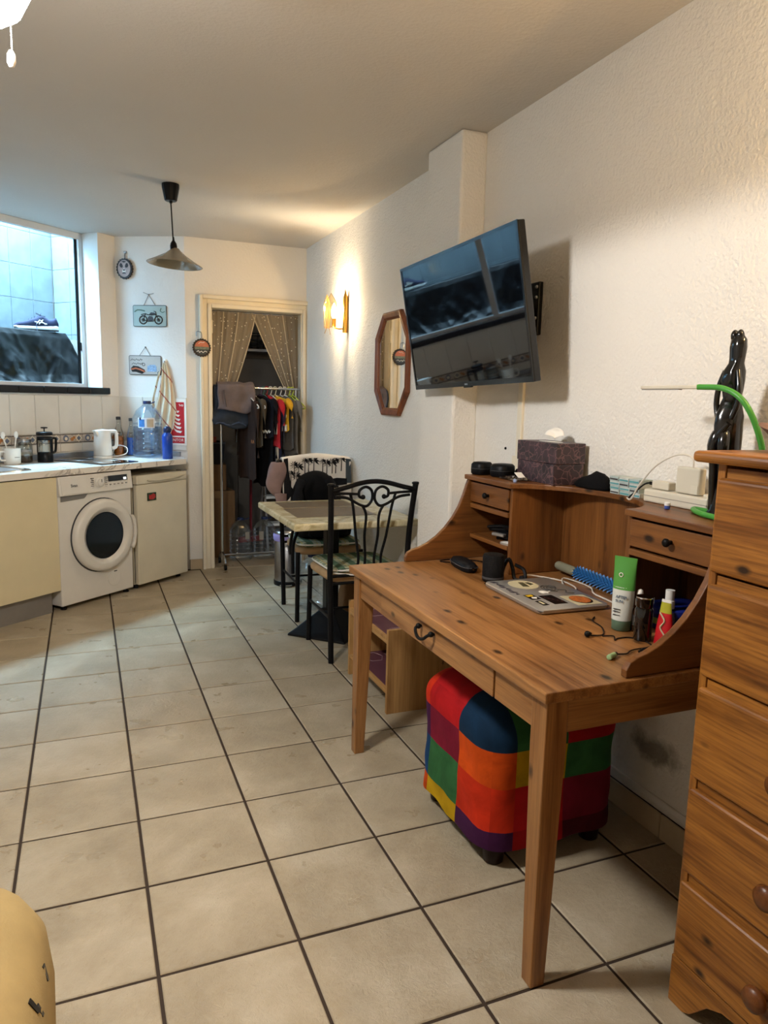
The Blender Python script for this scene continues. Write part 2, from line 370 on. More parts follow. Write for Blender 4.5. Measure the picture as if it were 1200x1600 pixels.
# light well beyond the window: tiled walls and a low wall carrying the tarpaulin
wl = struct('wall_light_well', kbox(MB(), -1.7, 1.50, 1.712, 1.80, .9, 3.75), m_wall2)
wl2 = struct('wall_light_well_right', kbox(MB(), 1.402, 1.50, .852, 1.712, .9, 3.75), m_wall2)
wl3 = struct('wall_light_well_left', kbox(MB(), -1.7, -1.62, .852, 1.712, .9, 3.75), m_wall2)
struct('wall_light_well_inner', kbox(MB(), -1.7, 1.50, .75, .852, H+.121, 3.75), m_wall2)
struct('floor_light_well', kbox(MB(), -1.62, 1.402, .852, 1.712, .9, .96), m_wall2)
struct('wall_light_well_ledge', kbox(MB(), -.92, 1.14, 1.10, 1.40, .96, 1.80), m_wall2)
for i in range(11):
    u1 = 1.400-i*.208; u0 = max(u1-.205, -.915)
    if u1 < -.9: break
    for j in range(7):
        z0 = 1.325+j*.275; kobj('wall_tile', u0, u1, 1.703, 1.714, z0, min(z0+.272, 3.72), m_welltile, wl, .002)
for i in range(4):
    n1 = 1.700-i*.208; n0 = max(n1-.205, .86)
    for j in range(7):
        z0 = 1.325+j*.275; kobj('wall_tile', 1.393, 1.404, n0, n1, z0, min(z0+.272, 3.72), m_welltile, wl2, .002)
build('crack', MB().tube([Vector(kw(1.388+random.uniform(-.003, .002), 1.697, 1.9+.06*k)) for k in range(15)], [.003+.005*random.random()*(1-k/15) for k in range(15)], 5), m_line, wl)

# door frame, stepped moulding, and jamb
df = root('door_1', None, None, (1.52, 1.08, 0)); tag(df, kind='structure')
def archi(o0, o1, y0):   # a band of the moulding, o = offset outwards from the opening
    xl, xr, zt = 1.165, 1.888, 2.050
    return MB().box(xl-o1, xl-o0, y0, 1.082, 0, zt+o1).box(xr+o0, min(xr+o1, 1.923), y0, 1.082, 0, zt+o1).box(xl-o0, xr+o0, y0, 1.082, zt+o0, zt+o1)
build('architrave', archi(.066, .092, 1.040), m_cream_frame, df, bevel=.006)
build('moulding', archi(.030, .066, 1.064), m_cream_frame, df, bevel=.006)
build('moulding', archi(.0, .030, 1.050), m_cream_frame, df, bevel=.008)
build('jamb', MB().box(1.15, 1.165, 1.075, 1.205, 0, 2.05).box(1.888, 1.90, 1.075, 1.205, 0, 2.05).box(1.15, 1.90, 1.075, 1.205, 2.05, 2.06), m_cream_frame, df)
build('hinge', MB().box(1.165, 1.172, 1.055, 1.09, 1.86, 1.96), m_cream_frame, df, bevel=.002)

# skirting tiles
bb = struct('baseboard_right', MB().box(1.916, 1.926, -6.2, -1.79, 0, .082), m_grout)
for k in range(12):
    y1 = -1.795-k*.3325; build('skirting_tile', MB().box(1.910, 1.918, y1-.330, y1, 0, .084), m_skirt, bb, bevel=.002, seg=1)
bb2 = struct('baseboard_right_far', MB().box(1.916, 1.926, -1.425, 1.05, 0, .082), m_grout)
for k in range(7):
    y1 = 1.045-k*.3325; build('skirting_tile', MB().box(1.910, 1.918, y1-.330, y1, 0, .084), m_skirt, bb2, bevel=.002, seg=1)
bb3 = struct('baseboard_back', MB().box(.972, 1.071, 1.070, 1.082, 0, .080), m_grout)
build('skirting_tile', MB().box(.974, 1.071, 1.064, 1.072, 0, .084), m_skirt, bb3, bevel=.002, seg=1)

# ------------------------------------------------------------------ kitchen
def marble():
    t = NT('white_marble_laminate'); v = t.coords()
    n = t.noise(v, 2.6, 6, .6, 1.6)
    vein = t.ramp(n, [(.470, (0, 0, 0)), (.497, (1, 1, 1)), (.524, (0, 0, 0))])
    n2 = t.noise(v, 1.7, 3); gate = t.ramp(n2, [(.42, (0, 0, 0)), (.6, (.75, .75, .75))])
    col = t.mix(t.mix(1.0, vein, gate, 'MULTIPLY'), lin('e2dbd0'), lin('6f6255'))
    t.link(col, t.b.inputs['Base Color']); t.setp(Roughness=.22); return t.m
m_marble = marble()
m_steel = M('brushed_steel', '9b9c9e', .28, 1, var=.08, vs=40); m_chrome = M('chrome', 'c8c8ca', .12, 1, var=.03)
m_dark = M('dark_plastic', '17171a', .45); m_applw = M('appliance_white', 'd8d4cc', .3, var=.03); m_cabc = M('cream_cabinet_front', 'd3c6a2', .45, var=.03)
m_kick = M('grey_plinth', '8d8883', .4, .4, var=.06); m_fr = M('fridge_cream', 'd2cab4', .36, var=.04); m_frside = M('fridge_side', 'b3ab95', .45)
m_glassblk = M('black_glass', '050507', .04, var=.1, coat=.6); m_smoke = M('drum_glass', '0b0b0d', .08, var=.4, vs=9, coat=.25); m_gasket = M('grey_gasket', '3b3b3d', .6)
m_ink = M('grey_ink', '3a3a3c', .6); m_paper = M('white_paper', 'e6e3dc', .7, var=.03); m_red = M('sign_red', 'b3202c', .35, var=.06); m_blue = M('cobalt_blue', '173f9a', .3, var=.1); m_navy = M('navy_cap', '10224f', .4)
m_clear = CLEAR('clear_plastic', 'f0f6fc', .99, .05, .15); m_clearglass = CLEAR('clear_glass', 'f2f5f3', .97, .05, .03); m_water = CLEAR('water_blue', 'e0ecfa', .98, .02, .05)

wt = root('worktop', 'white marbled worktop with grey veins running along the kitchen wall', 'worktop', kw(.2, .2, .870), KA)
def L(mb, u, n, z=0.0):   # shift u,n,z coordinates into a kitchen root's local space
    mb.v = [(a-u, b-n, c-z) for a, b, c in mb.v]; return mb
SU0, SU1, SN0, SN1 = -.62, -.14, .07, .45
wm = MB().box(-1.5, SU0, -.05, .60, .870, .908).box(SU0, SU1, -.05, SN0, .870, .908).box(SU0, SU1, SN1, .60, .870, .908)
wm.prism([(SU1, -.05), (1.10, -.05), (1.235, .11), (1.074, .60), (SU1, .60)], lambda a, b, t: (a, b, t), .870, .908)
build('slab', L(wm, .2, .2, .870), m_marble, wt, local=True)
build('upstand', L(MB().box(-1.5, 1.066, .580, .6005, .9085, .950), .2, .2, .870), m_steel, wt, local=True, bevel=.003)
up = MB().add([Vector(p) for p in [(1.071, .575, .909), (1.226, .118, .909), (1.210, .112, .909), (1.058, .569, .909), (1.071, .575, .945), (1.226, .118, .945), (1.210, .112, .945), (1.058, .569, .945)]],
              [(0, 3, 2, 1), (4, 5, 6, 7), (0, 1, 5, 4), (1, 2, 6, 5), (2, 3, 7, 6), (3, 0, 4, 7)])
build('upstand', L(up, .2, .2, .870), m_steel, wt, local=True, bevel=.003)
sk = root('sink', 'stainless steel sink set into the marbled worktop at the left', 'sink', kw(-.38, .26, .908), KA)
def rrect(rx, ry, z, p=7, n=32):
    return [((abs(math.cos(a))**p+abs(math.sin(a))**p)**(-1/p)*math.cos(a)*rx, (abs(math.cos(a))**p+abs(math.sin(a))**p)**(-1/p)*math.sin(a)*ry, z) for a in (2*PI*k/n for k in range(n))]
build('rim', MB().loft([rrect(.268, .218, .0005), rrect(.266, .216, .005), rrect(.238, .188, .006), rrect(.228, .178, .0)], False), m_chrome, sk, local=True, smooth=True)
build('basin', MB().loft([rrect(.228, .178, .001), rrect(.222, .172, -.12), rrect(.16, .12, -.15), rrect(.03, .03, -.152)]), m_steel, sk, local=True, smooth=True)

cb = root('base_cabinet', 'cream base cabinet with grey plinth standing next to the washing machine', 'cabinet', kw(-.35, .25, 0), KA)
build('carcass', L(MB().box(-.66, -.642, -.015, .56, .135, .868).box(-.068, -.05, -.015, .56, .135, .868).box(-.642, -.068, -.015, .56, .135, .153).box(-.642, -.068, .55, .56, .153, .868), -.35, .25), m_cabc, cb, local=True)
build('door', L(MB().box(-.655, -.045, -.04, -.018, .14, .862), -.35, .25), m_cabc, cb, local=True, bevel=.002)
build('plinth', L(MB().box(-.66, -.085, .0, .02, 0, .134), -.35, .25), m_kick, cb, local=True)

cb2 = root('base_cabinet', 'cream base cabinet beneath the sink at the far left end of the worktop', 'cabinet', kw(-.98, .25, 0), KA)
build('carcass', L(MB().box(-1.48, -.665, -.015, .56, .135, .690), -.98, .25), m_cabc, cb2, local=True)
for a_, b_ in ((-1.478, -1.073), (-1.068, -.665)): build('door', L(MB().box(a_, b_, -.04, -.018, .14, .862), -.98, .25), m_cabc, cb2, local=True, bevel=.002)
build('plinth', L(MB().box(-1.48, -.665, .0, .02, 0, .134), -.98, .25), m_kick, cb2, local=True)

# washing machine -------------------------------------------------
wa = root('washing_machine', 'white front loading washing machine with round porthole door', 'washing machine', kw(.265, .25, 0), KA)
def A(mb): return L(mb, .265, .25)
RXF = Matrix.Rotation(PI/2, 3, 'X')
def fl_lathe(mb, prof, u, z, n=.0, seg=48): return mb.lathe(prof, (u, n, z), seg, RXF)
build('body', A(MB().box(-.038, .560, -.035, .50, .028, .862)), m_applw, wa, local=True, bevel=.008)
cp = build('control_panel', A(MB().prism([(-.058, .742), (-.040, .862), (-.034, .862), (-.034, .735)], lambda a, b, t: (t, a, b), -.036, .558)), m_applw, wa, local=True, bevel=.003)
dr = build('detergent_drawer', A(MB().prism([(-.061, .748), (-.045, .856), (-.036, .856), (-.036, .748)], lambda a, b, t: (t, a, b), -.022, .188)), m_applw, wa, local=True, bevel=.003)
build('drawer_grip', A(MB().prism([(-.018, .735), (.196, .742), (.172, .716), (.16, .708), (-.018, .703)], lambda a, b, t: (a, t, b), -.038, -.034)), m_kick, wa, local=True)
text('Svan', .028, (.074-.265, -.0555-.25, .800), (1, 0, 0), (0, .14, 1), m_ink, dr, local=True)
kn = build('programme_knob', A(fl_lathe(MB(), [(.032, 0), (.031, .010), (.026, .013), (.025, .024), (.020, .027), (.001, .027)], .276, .803, -.047)), m_applw, wa, local=True, smooth=True)
build('pointer', A(MB().box(.274, .278, -.0755, -.072, .806, .826)), m_ink, kn, local=True)
for s in (-1, 1):
    for k in range(6):
        build('programme_mark', A(MB().box(.276+s*.045, .276+s*(.062+.006*(k % 2)), -.0535, -.0475, .770+k*.0125, .7735+k*.0125)), m_ink, cp, local=True)
ds = build('display', A(MB().prism([(-.0555, .803), (-.0505, .840), (-.045, .840), (-.047, .803)], lambda a, b, t: (t, a, b), .352, .512)), m_glassblk, wa, local=True)
build('display_digit', A(MB().prism([(-.0575, .808), (-.0555, .822), (-.053, .822), (-.055, .808)], lambda a, b, t: (t, a, b), .478, .500)), GLOW('display_white', 'eef2f4', 1.2), ds, local=True)
for k in range(5): build('button', A(MB().cbox((.365+k*.034, -.0545, .782), (.012, .008, .007))), m_kick, cp, local=True, bevel=.001)
dd = build('porthole_door', A(fl_lathe(MB(), [(.243, 0), (.243, .024), (.236, .040), (.222, .046), (.192, .050), (.184, .048), (.166, .030), (.152, .018)], .296, .449, -.036)), m_applw, wa, local=True, smooth=60)
build('door_shadow_gap', A(fl_lathe(MB(), [(.250, 0), (.250, .004), (.24, .004)], .294, .449, -.0345)), m_gasket, dd, local=True)
build('porthole_glass', A(fl_lathe(MB(), [(.156, .030), (.150, .030), (.135, .012), (.10, -.006), (.05, -.016), (.001, -.018)], .296, .449, -.036)), m_smoke, dd, local=True, smooth=60)
for r in (.118, .085): build('drum_ring', A(fl_lathe(MB(), [(r, .012), (r+.004, .013), (r+.006, .010)], .306, .446, -.043)), m_steel, dd, local=True, smooth=True)
build('door_grip', A(MB().prism([(.500, .56), (.530, .56), (.553, .52), (.560, .44), (.548, .36), (.526, .32), (.515, .34), (.535, .40), (.538, .48), (.520, .53)], lambda a, b, t: (a, t, b), -.088, -.045)), m_applw, dd, local=True, bevel=.006)
build('filter_cover', A(fl_lathe(MB(), [(.056, 0), (.056, .003), (.053, .004), (.052, .0035), (.001, .0035)], .39, .135, -.035)), m_applw, wa, local=True)
build('filter_notch', A(MB().box(.385, .410, -.041, -.036, .178, .184)), m_gasket, wa, local=True)
for u in (.0, .52):
    for n in (.0, .44): build('foot', A(MB().lathe([(.02, 0), (.02, .012), (.012, .014), (.012, .03)], (u, n, 0), 12)), m_dark, wa, local=True)

# fridge ------------------------------------------------------------
fg = root('refrigerator', 'small cream under-counter refrigerator between washing machine and door wall', 'refrigerator', kw(.86, .22, 0), KA)
def F(mb): return L(mb, .86, .22)
build('body', F(MB().box(.598, 1.095, -.002, .42, .03, .815)), m_frside, fg, local=True, bevel=.004)
build('gasket', F(MB().box(.606, 1.090, -.008, -.001, .045, .80)), m_gasket, fg, local=True)
fd = build('door', F(MB().box(.602, 1.100, -.048, -.008, .034, .752)), m_fr, fg, local=True, bevel=.007)
build('door_cap', F(MB().box(.602, 1.100, -.050, -.006, .754, .818)), m_fr, fg, local=True, bevel=.007)
build('handle_recess', F(MB().prism([(.70, .782), (.80, .775), (.95, .780), (1.075, .795), (1.07, .788), (1.02, .770), (.92, .758), (.80, .756), (.72, .764), (.695, .776)], lambda a, b, t: (a, t, b), -.054, -.049)), m_frside, fg, local=True)
build('handle_lip', F(MB().tube([(.70, -.056, .780), (.80, -.058, .773), (.95, -.058, .777), (1.078, -.056, .794)], .0035, 6)), m_fr, fg, local=True)
build('hinge', F(MB().box(1.05, 1.11, -.045, .01, .818, .828)), m_kick, fg, local=True, bevel=.002)
for u in (.63, 1.06):
    for n in (.02, .38): build('foot', F(MB().lathe([(.018, 0), (.018, .03)], (u, n, 0), 10)), m_dark, fg, local=True)
mg = root('fridge_magnet', 'small square red and green magnet stuck on the cream fridge door', 'magnet', kw(.737, -.051, .632), KA)
build('magnet_plate', MB().box(-.041, .041, -.004, .0025, 0, .056), M('dark_green_print', '1e3a22', .4, var=.3, vs=60), mg, local=True)
build('red_print', MB().prism([(-.028, .010), (.006, .006), (.030, .016), (.033, .040), (.010, .050), (-.012, .040), (-.030, .046)], lambda a, b, t: (a, t, b), -.0055, -.004), M('red_print', '9c2a26', .4, var=.4, vs=90), mg, local=True)

# hob and the things on the worktop -----------------------------------
hb = root('induction_hob', 'black glass two zone hob set flat in the marbled worktop', 'hob', kw(.515, .25, .908), KA)
build('glass', MB().box(-.16, .16, -.245, .245, .0005, .007), m_glassblk, hb, local=True, bevel=.002)
for y in (-.11, .12): build('zone_ring', MB().tube([(.09*math.cos(a), y+.09*math.sin(a), .0072) for a in (2*PI*k/32 for k in range(32))], .0012, 4, closed=True), m_kick, hb, local=True)

mgm = root('mug', 'white mug with faint grey print standing beside the sink', 'mug', kw(.03, .47, .908), KA)
build('cup', MB().lathe([(.044, 0), (.050, .004), (.053, .06), (.054, .105), (.051, .105), (.049, .012), (.001, .010)], n=28), m_paper, mgm, local=True, smooth=60)
build('handle', MB().tube(smooth_path([(-.05, 0, .085), (-.085, 0, .082), (-.085, 0, .035), (-.05, 0, .028)], 5), .006, 8), m_paper, mgm, local=True, smooth=True)
build('print', MB().add([(.054*math.sin(a)*1.004, -.0542*math.cos(a), z) for z in (.046, .050) for a in [(-.35+.1*k) for k in range(8)]], [(k, k+1, 9+k, 8+k) for k in range(7)]), m_kick, mgm, local=True)
for k, (dx, tilt) in enumerate(((-.020, -.03), (.018, .035))):
    sp = root('spoon', 'white plastic spoon leaning %s in the white mug' % ('left' if k == 0 else 'right'), 'spoon', kw(.03+dx*.6, .47, .920), KA, 'spoons in the mug')
    build('handle', MB().tube([(0, 0, 0), (tilt*.6, .01, .10), (tilt, .016, .155)], [.003, .004, .005], 6), m_paper, sp, local=True)
    build('bowl', MB().ball((tilt*1.12, .018, .178), .016, 10, 6, sy=.4, sz=1.5), m_paper, sp, local=True, smooth=True)
jr = root('storage_jar', 'clear glass storage jar with dark contents behind the white mug', 'jar', kw(.165, .53, .908), KA)
build('glass', MB().lathe([(.047, 0), (.052, .006), (.052, .115), (.044, .128), (.044, .140)], n=28, cap=False), m_clearglass, jr, local=True, smooth=60)
build('contents', MB().lathe([(.046, .004), (.049, .008), (.049, .042), (.001, .046)], n=24), M('dark_tea', '4a3a2b', .8, var=.4, vs=120), jr, local=True)
build('lid', MB().lathe([(.047, .138), (.048, .142), (.046, .156), (.001, .160)], n=28), m_steel, jr, local=True, smooth=60)
build('label_band', MB().lathe([(.0528, .072), (.0528, .088)], n=28, cap=False), m_dark and m_kick, jr, local=True)

fp = root('french_press', 'black french press coffee maker with glass body on the worktop', 'coffee maker', kw(.270, .455, .908), KA)
build('base', MB().lathe([(.050, 0), (.051, .004), (.050, .065), (.047, .068), (.046, .004)], n=28), m_black, fp, local=True, smooth=60)
build('glass', MB().lathe([(.045, .012), (.045, .165), (.047, .170)], n=28, cap=False), m_clearglass, fp, local=True, smooth=True)
build('collar', MB().lathe([(.049, .150), (.050, .152), (.050, .172), (.047, .174)], n=28), m_black, fp, local=True, smooth=60)
build('lid', MB().lathe([(.052, .184), (.053, .188), (.052, .200), (.046, .206), (.001, .208)], n=28), m_black, fp, local=True, smooth=60)
build('strap', MB().box(.008, .026, -.049, -.044, .06, .16).box(-.026, -.020, .044, .049, .06, .16), m_black, fp, local=True)
build('plunger', MB().lathe([(.004, .205), (.004, .228), (.022, .230), (.022, .238), (.001, .240)], n=16), m_black, fp, local=True)
build('handle', MB().tube(smooth_path([(.048, 0, .160), (.082, 0, .160), (.090, 0, .145), (.083, 0, .075), (.060, 0, .060), (.049, 0, .058)], 5), .0085, 8), m_black, fp, local=True, smooth=True)

kt = root('electric_kettle', 'white plastic electric kettle beside the black hob', 'kettle', kw(.752, .44, .908), KA)
build('base', MB().lathe([(.066, 0), (.068, .004), (.066, .016), (.001, .018)], n=32), m_paper, kt, local=True, smooth=60)
build('body', MB().lathe([(.063, .018), (.066, .022), (.064, .10), (.058, .19), (.056, .205), (.001, .212)], n=32), m_paper, kt, local=True, smooth=60)
build('spout', MB().prism([(-.050, .200), (-.082, .205), (-.052, .150)], lambda a, b, t: (a, t, b), -.018, .018), m_paper, kt, local=True, bevel=.006)
build('handle', MB().tube(smooth_path([(.045, -.02, .195), (.085, -.035, .195), (.095, -.04, .17), (.092, -.038, .085), (.062, -.025, .070)], 5), .013, 10), m_paper, kt, local=True, smooth=True)
build('gauge', MB().prism([(.036, .035), (.050, .035), (.046, .175), (.034, .175)], lambda a, b, t: (a, -math.sqrt(max(0, .062**2-a*a))-t, b), -.003, .004), m_kick, kt, local=True)
build('cord', MB().tube(smooth_path([(.062, .0, .010), (.10, -.05, .012), (.16, -.07, .03), (.19, -.04, .07), (.165, .02, .085), (.13, .03, .05), (.15, .06, .02), (.20, .10, .008)], 6), .004, 6), m_paper, kt, local=True, smooth=True)

def bottle(name, label, u, n, r, h, liquid, lev, cap, group=None):
    o = root(name, label, 'bottle', kw(u, n, .908), KA, group)
    build('glass', MB().lathe([(r*.9, 0), (r, .008), (r, h*.52), (r*.82, h*.64), (r*.42, h*.80), (r*.40, h*.95)], n=24, cap=False), m_clearglass, o, local=True, smooth=60)
    build('liquid', MB().lathe([(r*.86, .006), (r*.94, .010), (r*.94, lev), (.001, lev)], n=24), liquid, o, local=True, smooth=60)
    build('cap', MB().lathe([(r*.44, h*.92), (r*.46, h*.93), (r*.46, h*.995), (.001, h)], n=16), cap, o, local=True); return o
bottle('sauce_bottle', 'glass bottle of orange chilli oil in the tiled corner', .985, .525, .037, .300, M('orange_oil', 'd8801f', .25, var=.5, vs=45), .150, m_gasket)
bottle('soap_bottle', 'glass bottle of bright blue liquid left of the water jug', 1.045, .455, .035, .290, M('blue_liquid', '2a74e0', .15, var=.2), .140, m_gasket)

def water_jug(o, h=.425, r=.098, label=True, full=.55):
    prof = [(r*.80, 0), (r*.92, .006)]
    k = 0; z = .02
    while z < h*.62:
        prof += [(r*1.0, z), (r*1.0, z+.016), (r*.95, z+.022), (r*.95, z+.027)]; z += .036
    prof += [(r*1.0, h*.66), (r*.97, h*.70), (r*.72, h*.83), (r*.36, h*.92), (r*.24, h*.935), (r*.24, h*.96)]
    build('shell', MB().lathe(prof, n=40, p=3.4, cap=False), m_clear, o, local=True, smooth=50)
    if full: build('water', MB().lathe([(r*.78, .006), (r*.90, .012), (r*.90, h*full), (.001, h*full)], n=32, p=3.4), m_water, o, local=True, smooth=50)
    c = build('cap', MB().lathe([(r*.27, h*.945), (r*.30, h*.95), (r*.30, h*.992), (r*.28, h), (.001, h)], n=20), m_navy, o, local=True, smooth=50)
    build('carry_handle', MB().tube(smooth_path([(r*.28, 0, h*.955), (r*.55, -.01, h*.97), (r*.78, 0, h*.985), (r*.6, .012, h*.962), (r*.28, .01, h*.95)], 4), .004, 6), m_navy, o, local=True)
    return o
jg = water_jug(root('water_jug', 'large clear water jug with dark blue cap and paper label on worktop', 'water jug', kw(1.035, .27, .908), KA))
def wrap(a0, a1, z0, z1, r, p=3.4, k=8):
    def q(a): return r*(abs(math.cos(a))**p+abs(math.sin(a))**p)**(-1/p)
    return MB().add([(q(a)*math.cos(a), q(a)*math.sin(a), z) for z in (z0, z1) for a in [a0+(a1-a0)*i/k for i in range(k+1)]], [(i, i+1, k+2+i, k+1+i) for i in range(k)])
lb = build('label', wrap(-3.1, -1.85, .225, .300, .1005), M('jug_label_paper', 'd7dbe2', .5), jg, local=True)
build('label_print', wrap(-3.0, -2.55, .232, .288, .1015), M('label_blue', '3f78b8', .5, var=.25, vs=60), lb, local=True)
build('label_print', wrap(-2.4, -1.95, .232, .290, .1015), M('label_buff', 'b9ad98', .5), lb, local=True)
build('label_dot', MB().ball((-.103, -.03, .293), .010, 10, 6, sy=.3), m_navy, lb, local=True)
bb_ = root('drinking_bottle', 'slim cobalt blue drinking bottle at the end of the worktop', 'bottle', kw(1.005, .045, .908), KA)
build('body', MB().lathe([(.034, 0), (.038, .004), (.038, .165), (.034, .180), (.024, .192), (.022, .200)], n=28), m_blue, bb_, local=True, smooth=60)
build('cap', MB().lathe([(.026, .198), (.028, .202), (.028, .225), (.022, .238), (.012, .242), (.001, .243)], n=24), m_navy, bb_, local=True, smooth=60)

# ------------------------------------------------------------------ hung on the corner wall
def pwroot(name, label, cat, t, z, group=None): return root(name, label, cat, pw(t, z, .0), 0, group)
def pprism(mb, poly, d0, d1): return mb.prism(poly, lambda a, b, t: pw(a, b, t), d0, d1)
def circ(t, z, r, k=24, ph=0): return [(t+r*math.cos(2*PI*i/k+ph), z+r*math.sin(2*PI*i/k+ph)) for i in range(k)]
m_tin = M('dark_tin', '2b2522', .4, .5); m_tinrim = M('plate_rim', '4c4f4c', .4, .4)
def ptube(mb, pts, r, d=.006, n=5, closed=False): return mb.tube([pw(a, b, d) for a, b in pts], r, n, closed=closed)
dg = pwroot('bottle_cap_plaque', 'round bottle cap plaque printed with a dog face, by the window corner', 'wall plaque', .088, 2.245)
scal = [(.088+(.062+.003*math.cos(i*PI))*math.cos(2*PI*i/42), 2.322+(.075+.003*math.cos(i*PI))*math.sin(2*PI*i/42)) for i in range(42)]
build('cap_rim', pprism(MB(), scal, .004, .028), m_tin, dg)
build('printed_disc', pprism(MB(), [(.088+.050*math.cos(2*PI*i/28), 2.322+.062*math.sin(2*PI*i/28)) for i in range(28)], .027, .030), M('pale_pink_print', 'a8958f', .4, var=.12, vs=30), dg)
for poly in ([(.052, 2.345), (.060, 2.362), (.072, 2.358), (.080, 2.338), (.074, 2.326), (.060, 2.330)], [(.096, 2.338), (.104, 2.358), (.116, 2.362), (.124, 2.345), (.116, 2.330), (.102, 2.326)], [(.080, 2.316), (.096, 2.316), (.092, 2.304), (.084, 2.304)], [(.072, 2.290), (.088, 2.296), (.104, 2.290), (.100, 2.284), (.076, 2.284)], [(.068, 2.372), (.088, 2.378), (.108, 2.372), (.088, 2.364)]):
    build('face_print', pprism(MB(), poly, .030, .0315), m_tin, dg)
build('muzzle_print', pprism(MB(), [(.076, 2.305), (.088, 2.325), (.100, 2.305), (.100, 2.288), (.076, 2.288)], .0299, .0307), m_paper, dg)
build('hook', ptube(ptube(MB(), [(.088, 2.40), (.088, 2.425), (.092, 2.44)], .005, .012), [(.078, 2.445), (.100, 2.445)], .008, .006), m_steel, dg)
def plate(name, label, t0, t1, z0, z1, mat, apex):
    o = pwroot(name, label, 'wall plate', (t0+t1)/2, z0)
    r = .012; cx = [(t1-r, z1-r, 0), (t0+r, z1-r, 1), (t0+r, z0+r, 2), (t1-r, z0+r, 3)]
    poly = lambda e: [(a+(r-e)*math.cos(PI/2*(q+i/4)), b+(r-e)*math.sin(PI/2*(q+i/4))) for a, b, q in cx for i in range(5)]
    build('plate_rim', pprism(MB(), poly(0), .003, .007), m_tinrim, o); build('plate_face', pprism(MB(), poly(.005), .006, .0085), mat, o)
    build('string', ptube(ptube(MB(), [(t0+.09*(t1-t0)/.27, z1), apex], .0016, .006), [apex, (t1-.09*(t1-t0)/.27, z1)], .0016, .006), m_gasket, o)
    build('nail', MB().ball(pw(apex[0], apex[1], .006), .006, 8, 6), m_steel, o); return o
mp = plate('motorcycle_plate', 'pale green tin plate with a motorcycle drawing hung on string', .138, .410, 1.895, 2.056, M('pale_green_tin', 'a3b3ad', .35, var=.06), (.268, 2.134))
build('string_end', ptube(ptube(MB(), [(.268, 2.134), (.225, 2.150)], .0016, .008), [(.268, 2.134), (.31, 2.142)], .0016, .008), m_gasket, mp)
bk = MB()
for cx in (.222, .345):
    ptube(bk, circ(cx, 1.946, .030, 20), .0045, .010, 5, True); ptube(bk, circ(cx, 1.946, .009, 10), .003, .010, 5, True)
    for a in range(6): ptube(bk, [(cx, 1.946), (cx+.029*math.cos(a*PI/3), 1.946+.029*math.sin(a*PI/3))], .0007, .010)
for l in ([(.222, 1.946), (.262, 1.935), (.305, 1.937), (.327, 1.985), (.345, 1.946)], [(.205, 1.985), (.24, 1.992), (.265, 1.983), (.327, 1.985)], [(.327, 1.985), (.322, 2.008), (.308, 2.012)], [(.24, 1.99), (.222, 1.946)]): ptube(bk, l, .003, .010)
build('motorcycle_drawing', bk, m_tin, mp)
build('tank_drawing', pprism(pprism(MB(), [(.268, 1.985), (.285, 2.002), (.312, 2.000), (.325, 1.988), (.29, 1.978)], .0085, .0105), [(.26, 1.940), (.258, 1.962), (.272, 1.976), (.296, 1.972), (.304, 1.950), (.295, 1.938)], .0085, .0105), m_gasket, mp)
build('scroll_print', ptube(MB(), [(.152, 2.006), (.175, 2.020), (.205, 2.018), (.235, 2.012)], .005, .0088), M('green_print', '5f7d70', .4), mp)
build('crescent_print', ptube(MB(), [(.395, 2.01), (.378, 2.000), (.358, 2.012), (.366, 2.034)], .003, .0088), M('green_print', '5f7d70', .4), mp)
hp = plate('food_plate', 'grey tin plate with hot dog drawing and script lettering below motorcycle plate', .094, .358, 1.530, 1.678, M('grey_tin', 'b0aca6', .35, var=.06), (.230, 1.741))
def scrib(t0, t1, z, h, n): return [(t0+(t1-t0)*k/n, z+h*((k*7) % 5-2)/2) for k in range(n+1)]
build('script_print', ptube(ptube(MB(), scrib(.108, .205, 1.645, .008, 14), .0018, .0088), scrib(.118, .205, 1.616, .007, 12), .0018, .0088), m_gasket, hp)
build('bun_drawing', pprism(pprism(MB(), [(.108, 1.578), (.13, 1.600), (.17, 1.596), (.222, 1.570), (.226, 1.552), (.20, 1.546), (.15, 1.566)], .0085, .0100), [(.112, 1.566), (.15, 1.572), (.215, 1.546), (.20, 1.538), (.15, 1.553), (.12, 1.553)], .0085, .0100), m_tin, hp)
build('sausage_drawing', ptube(MB(), [(.112, 1.572), (.15, 1.580), (.19, 1.570), (.222, 1.556)], .007, .0085), M('sausage_print', 'b4664a', .4), hp)
build('blue_print', pprism(pprism(MB(), [(.242, 1.556), (.322, 1.556), (.318, 1.600), (.246, 1.600)], .0085, .0095), [(.26, 1.60), (.31, 1.60), (.31, 1.608), (.26, 1.608)], .0085, .0095), M('faded_blue_print', '86a3c2', .4, var=.35, vs=90), hp)
build('stamp_print', ptube(ptube(MB(), circ(.214, 1.610, .011, 12), .002, .0088, 5, True), circ(.338, 1.546, .011, 12), .002, .0088, 5, True), m_tin, hp)

